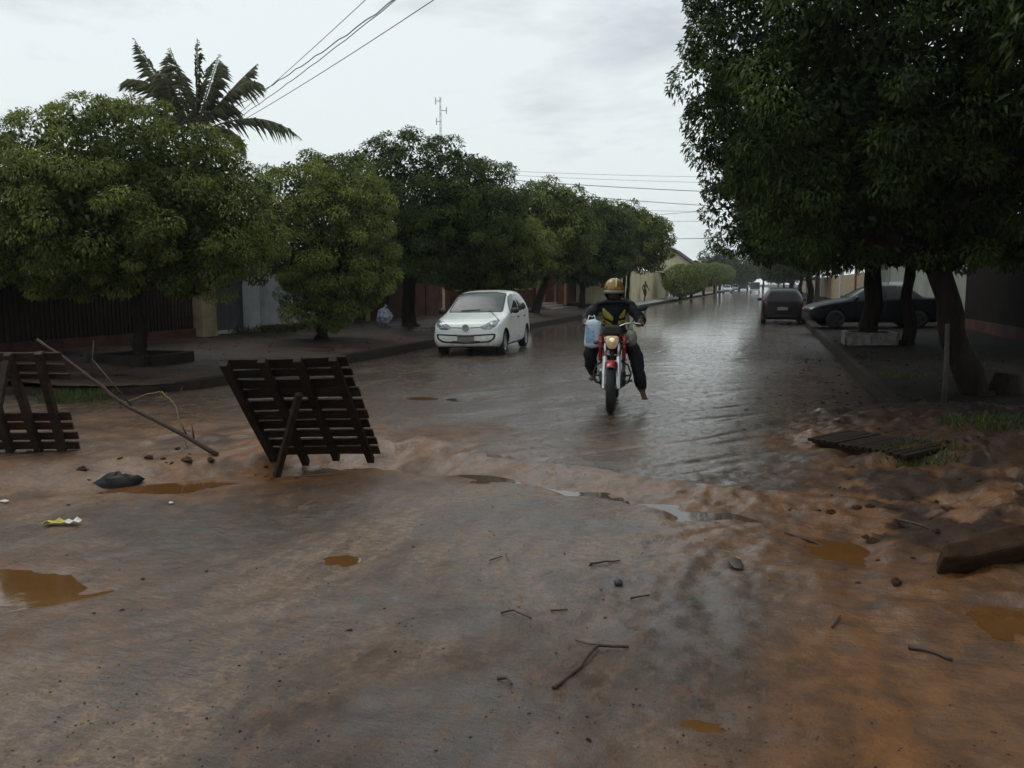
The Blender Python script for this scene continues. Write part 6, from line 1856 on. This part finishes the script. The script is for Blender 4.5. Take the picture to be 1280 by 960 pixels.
MB().tube([(0, -.05, .36), (-.03, -.035, .42), (-.06, 0, .40), (-.03, .03, .42), (0, .05, .36)], .009, 6).build('handle', mat('white_plastic', (0.6, 0.65, 0.7), 0.4), bag, True)
MB().box((.066, -.01, .19), (.012, .12, .24), (0, R(4), 0)).build('printed_panel', mat('blue_print', (0.30, 0.48, 0.66), 0.4, var=0.3, vscale=14), bag, bevel=0.004)
MB().box((.062, .078, .19), (.012, .028, .32), (R(-5), R(6), 0)).build('white_edge', mat('white_plastic', (0.6, 0.65, 0.7), 0.4), bag, bevel=0.004)
q = Mb4 @ Vector((.27, .235, .80))
bag2 = thing('plastic_bag', 'small knotted greyish plastic bag hanging from the handlebar', 'bag', q, bike.rotation_euler[2])
sack(.06, .072, .11, pw=2.2, seed=5, ns=.08).build('bag_body', mat('cloudy_plastic', (0.24, 0.25, 0.21), 0.25, var=0.4, vscale=12, alpha=0.9), bag2, True)
MB().tube([(0, 0, .21), (0, .005, .24), (-.03, .01, .30)], [.03, .012, .006], 7).build('knot', mat('cloudy_plastic', (0.5, 0.5, 0.5)), bag2, True)

# --- person walking far off on the pale pavement
q = P(806, 376.5, 0.12)
m_shorts = mat('dark_shorts', (0.03, 0.025, 0.022), 0.7)
J2 = {'pelvis': ((0, 0, .93), (.14, .11)), 'belly': ((0, 0, 1.08), (.13, .10)), 'chest': ((.02, 0, 1.26), (.155, .11)), 'upper': ((.02, 0, 1.38), (.13, .09)), 'neck': ((.04, 0, 1.47), (.05, .05)), 'head': ((.07, 0, 1.57), (.075, .085)), 'crown': ((.07, 0, 1.66), (.06, .07)),
      'shl': ((.02, .18, 1.40), .06), 'ell': ((-.06, .23, 1.14), .052), 'wrl': ((.10, .26, .95), .03), 'hal': ((.14, .26, .87), (.035, .02)),
      'shr': ((.02, -.18, 1.40), .06), 'elr': ((.10, -.22, 1.14), .052), 'wrr': ((.26, -.22, 1.00), .03), 'har': ((.33, -.21, .97), (.035, .02)),
      'hil': ((0, .10, .88), .115), 'knl': ((.16, .10, .50), .080), 'anl': ((.10, .10, .09), .05), 'tol': ((.26, .11, .035), (.04, .03)),
      'hir': ((0, -.10, .88), .115), 'knr': ((-.06, -.10, .50), .080), 'anr': ((-.24, -.10, .13), .05), 'tor': ((-.12, -.10, .035), (.04, .03))}
E2 = [('pelvis', 'belly'), ('belly', 'chest'), ('chest', 'upper'), ('upper', 'neck'), ('neck', 'head'), ('head', 'crown')]
for n in 'lr': E2 += [('upper', 'sh' + n), ('sh' + n, 'el' + n), ('el' + n, 'wr' + n), ('wr' + n, 'ha' + n), ('pelvis', 'hi' + n), ('hi' + n, 'kn' + n), ('kn' + n, 'an' + n), ('an' + n, 'to' + n)]
f2 = MB()
hand_fingers(f2, (.10, .26, .93), (.145, .26, .86), (1, 0, 0), .7, 1); hand_fingers(f2, (.27, -.22, .995), (.335, -.21, .965), (0, 0, -1), .7, -1)
f2.tube([(.145, 0, 1.60), (.165, 0, 1.565)], [.008, .014], 6)
ped = tag(empty('person', (q.x, q.y, 0.10)), 'bare-chested person in dark shorts walking along the pale far pavement', 'person')
ped.rotation_euler = (0, 0, math.atan2(0.9, 0.5))
pb = figure('body', J2, E2, [m_skin, m_shorts], lambda c: 1 if .42 < c.z < 1.02 and abs(c.y) < .22 and not (c.x > .2) else 0, ped, extra=f2)
MB().ell((.055, 0, 1.645), (.095, .085, .075), 12, 8).build('hair', mat('black_hair', (0.012, 0.01, 0.009), 0.6), pb, True)

# ------------------------------------------------------------------ rainy air
hz = MB().box((-60, 190, 19.0), (420, 480, 42.0)).build('haze', mat('placeholder_air', (1, 1, 1)))
mh = bpy.data.materials.new('rainy_air'); mh.use_nodes = True
mh.node_tree.nodes.clear()
mo = mh.node_tree.nodes.new('ShaderNodeOutputMaterial'); pv = mh.node_tree.nodes.new('ShaderNodeVolumePrincipled')
pv.inputs['Color'].default_value = (0.93, 0.96, 1.0, 1); pv.inputs['Density'].default_value = 0.0004; pv.inputs['Anisotropy'].default_value = 0.2
mh.node_tree.links.new(pv.outputs['Volume'], mo.inputs['Volume'])
hz.data.materials.clear(); hz.data.materials.append(mh)
tag(hz, 'thin pale rainy air over the street', kind='stuff')
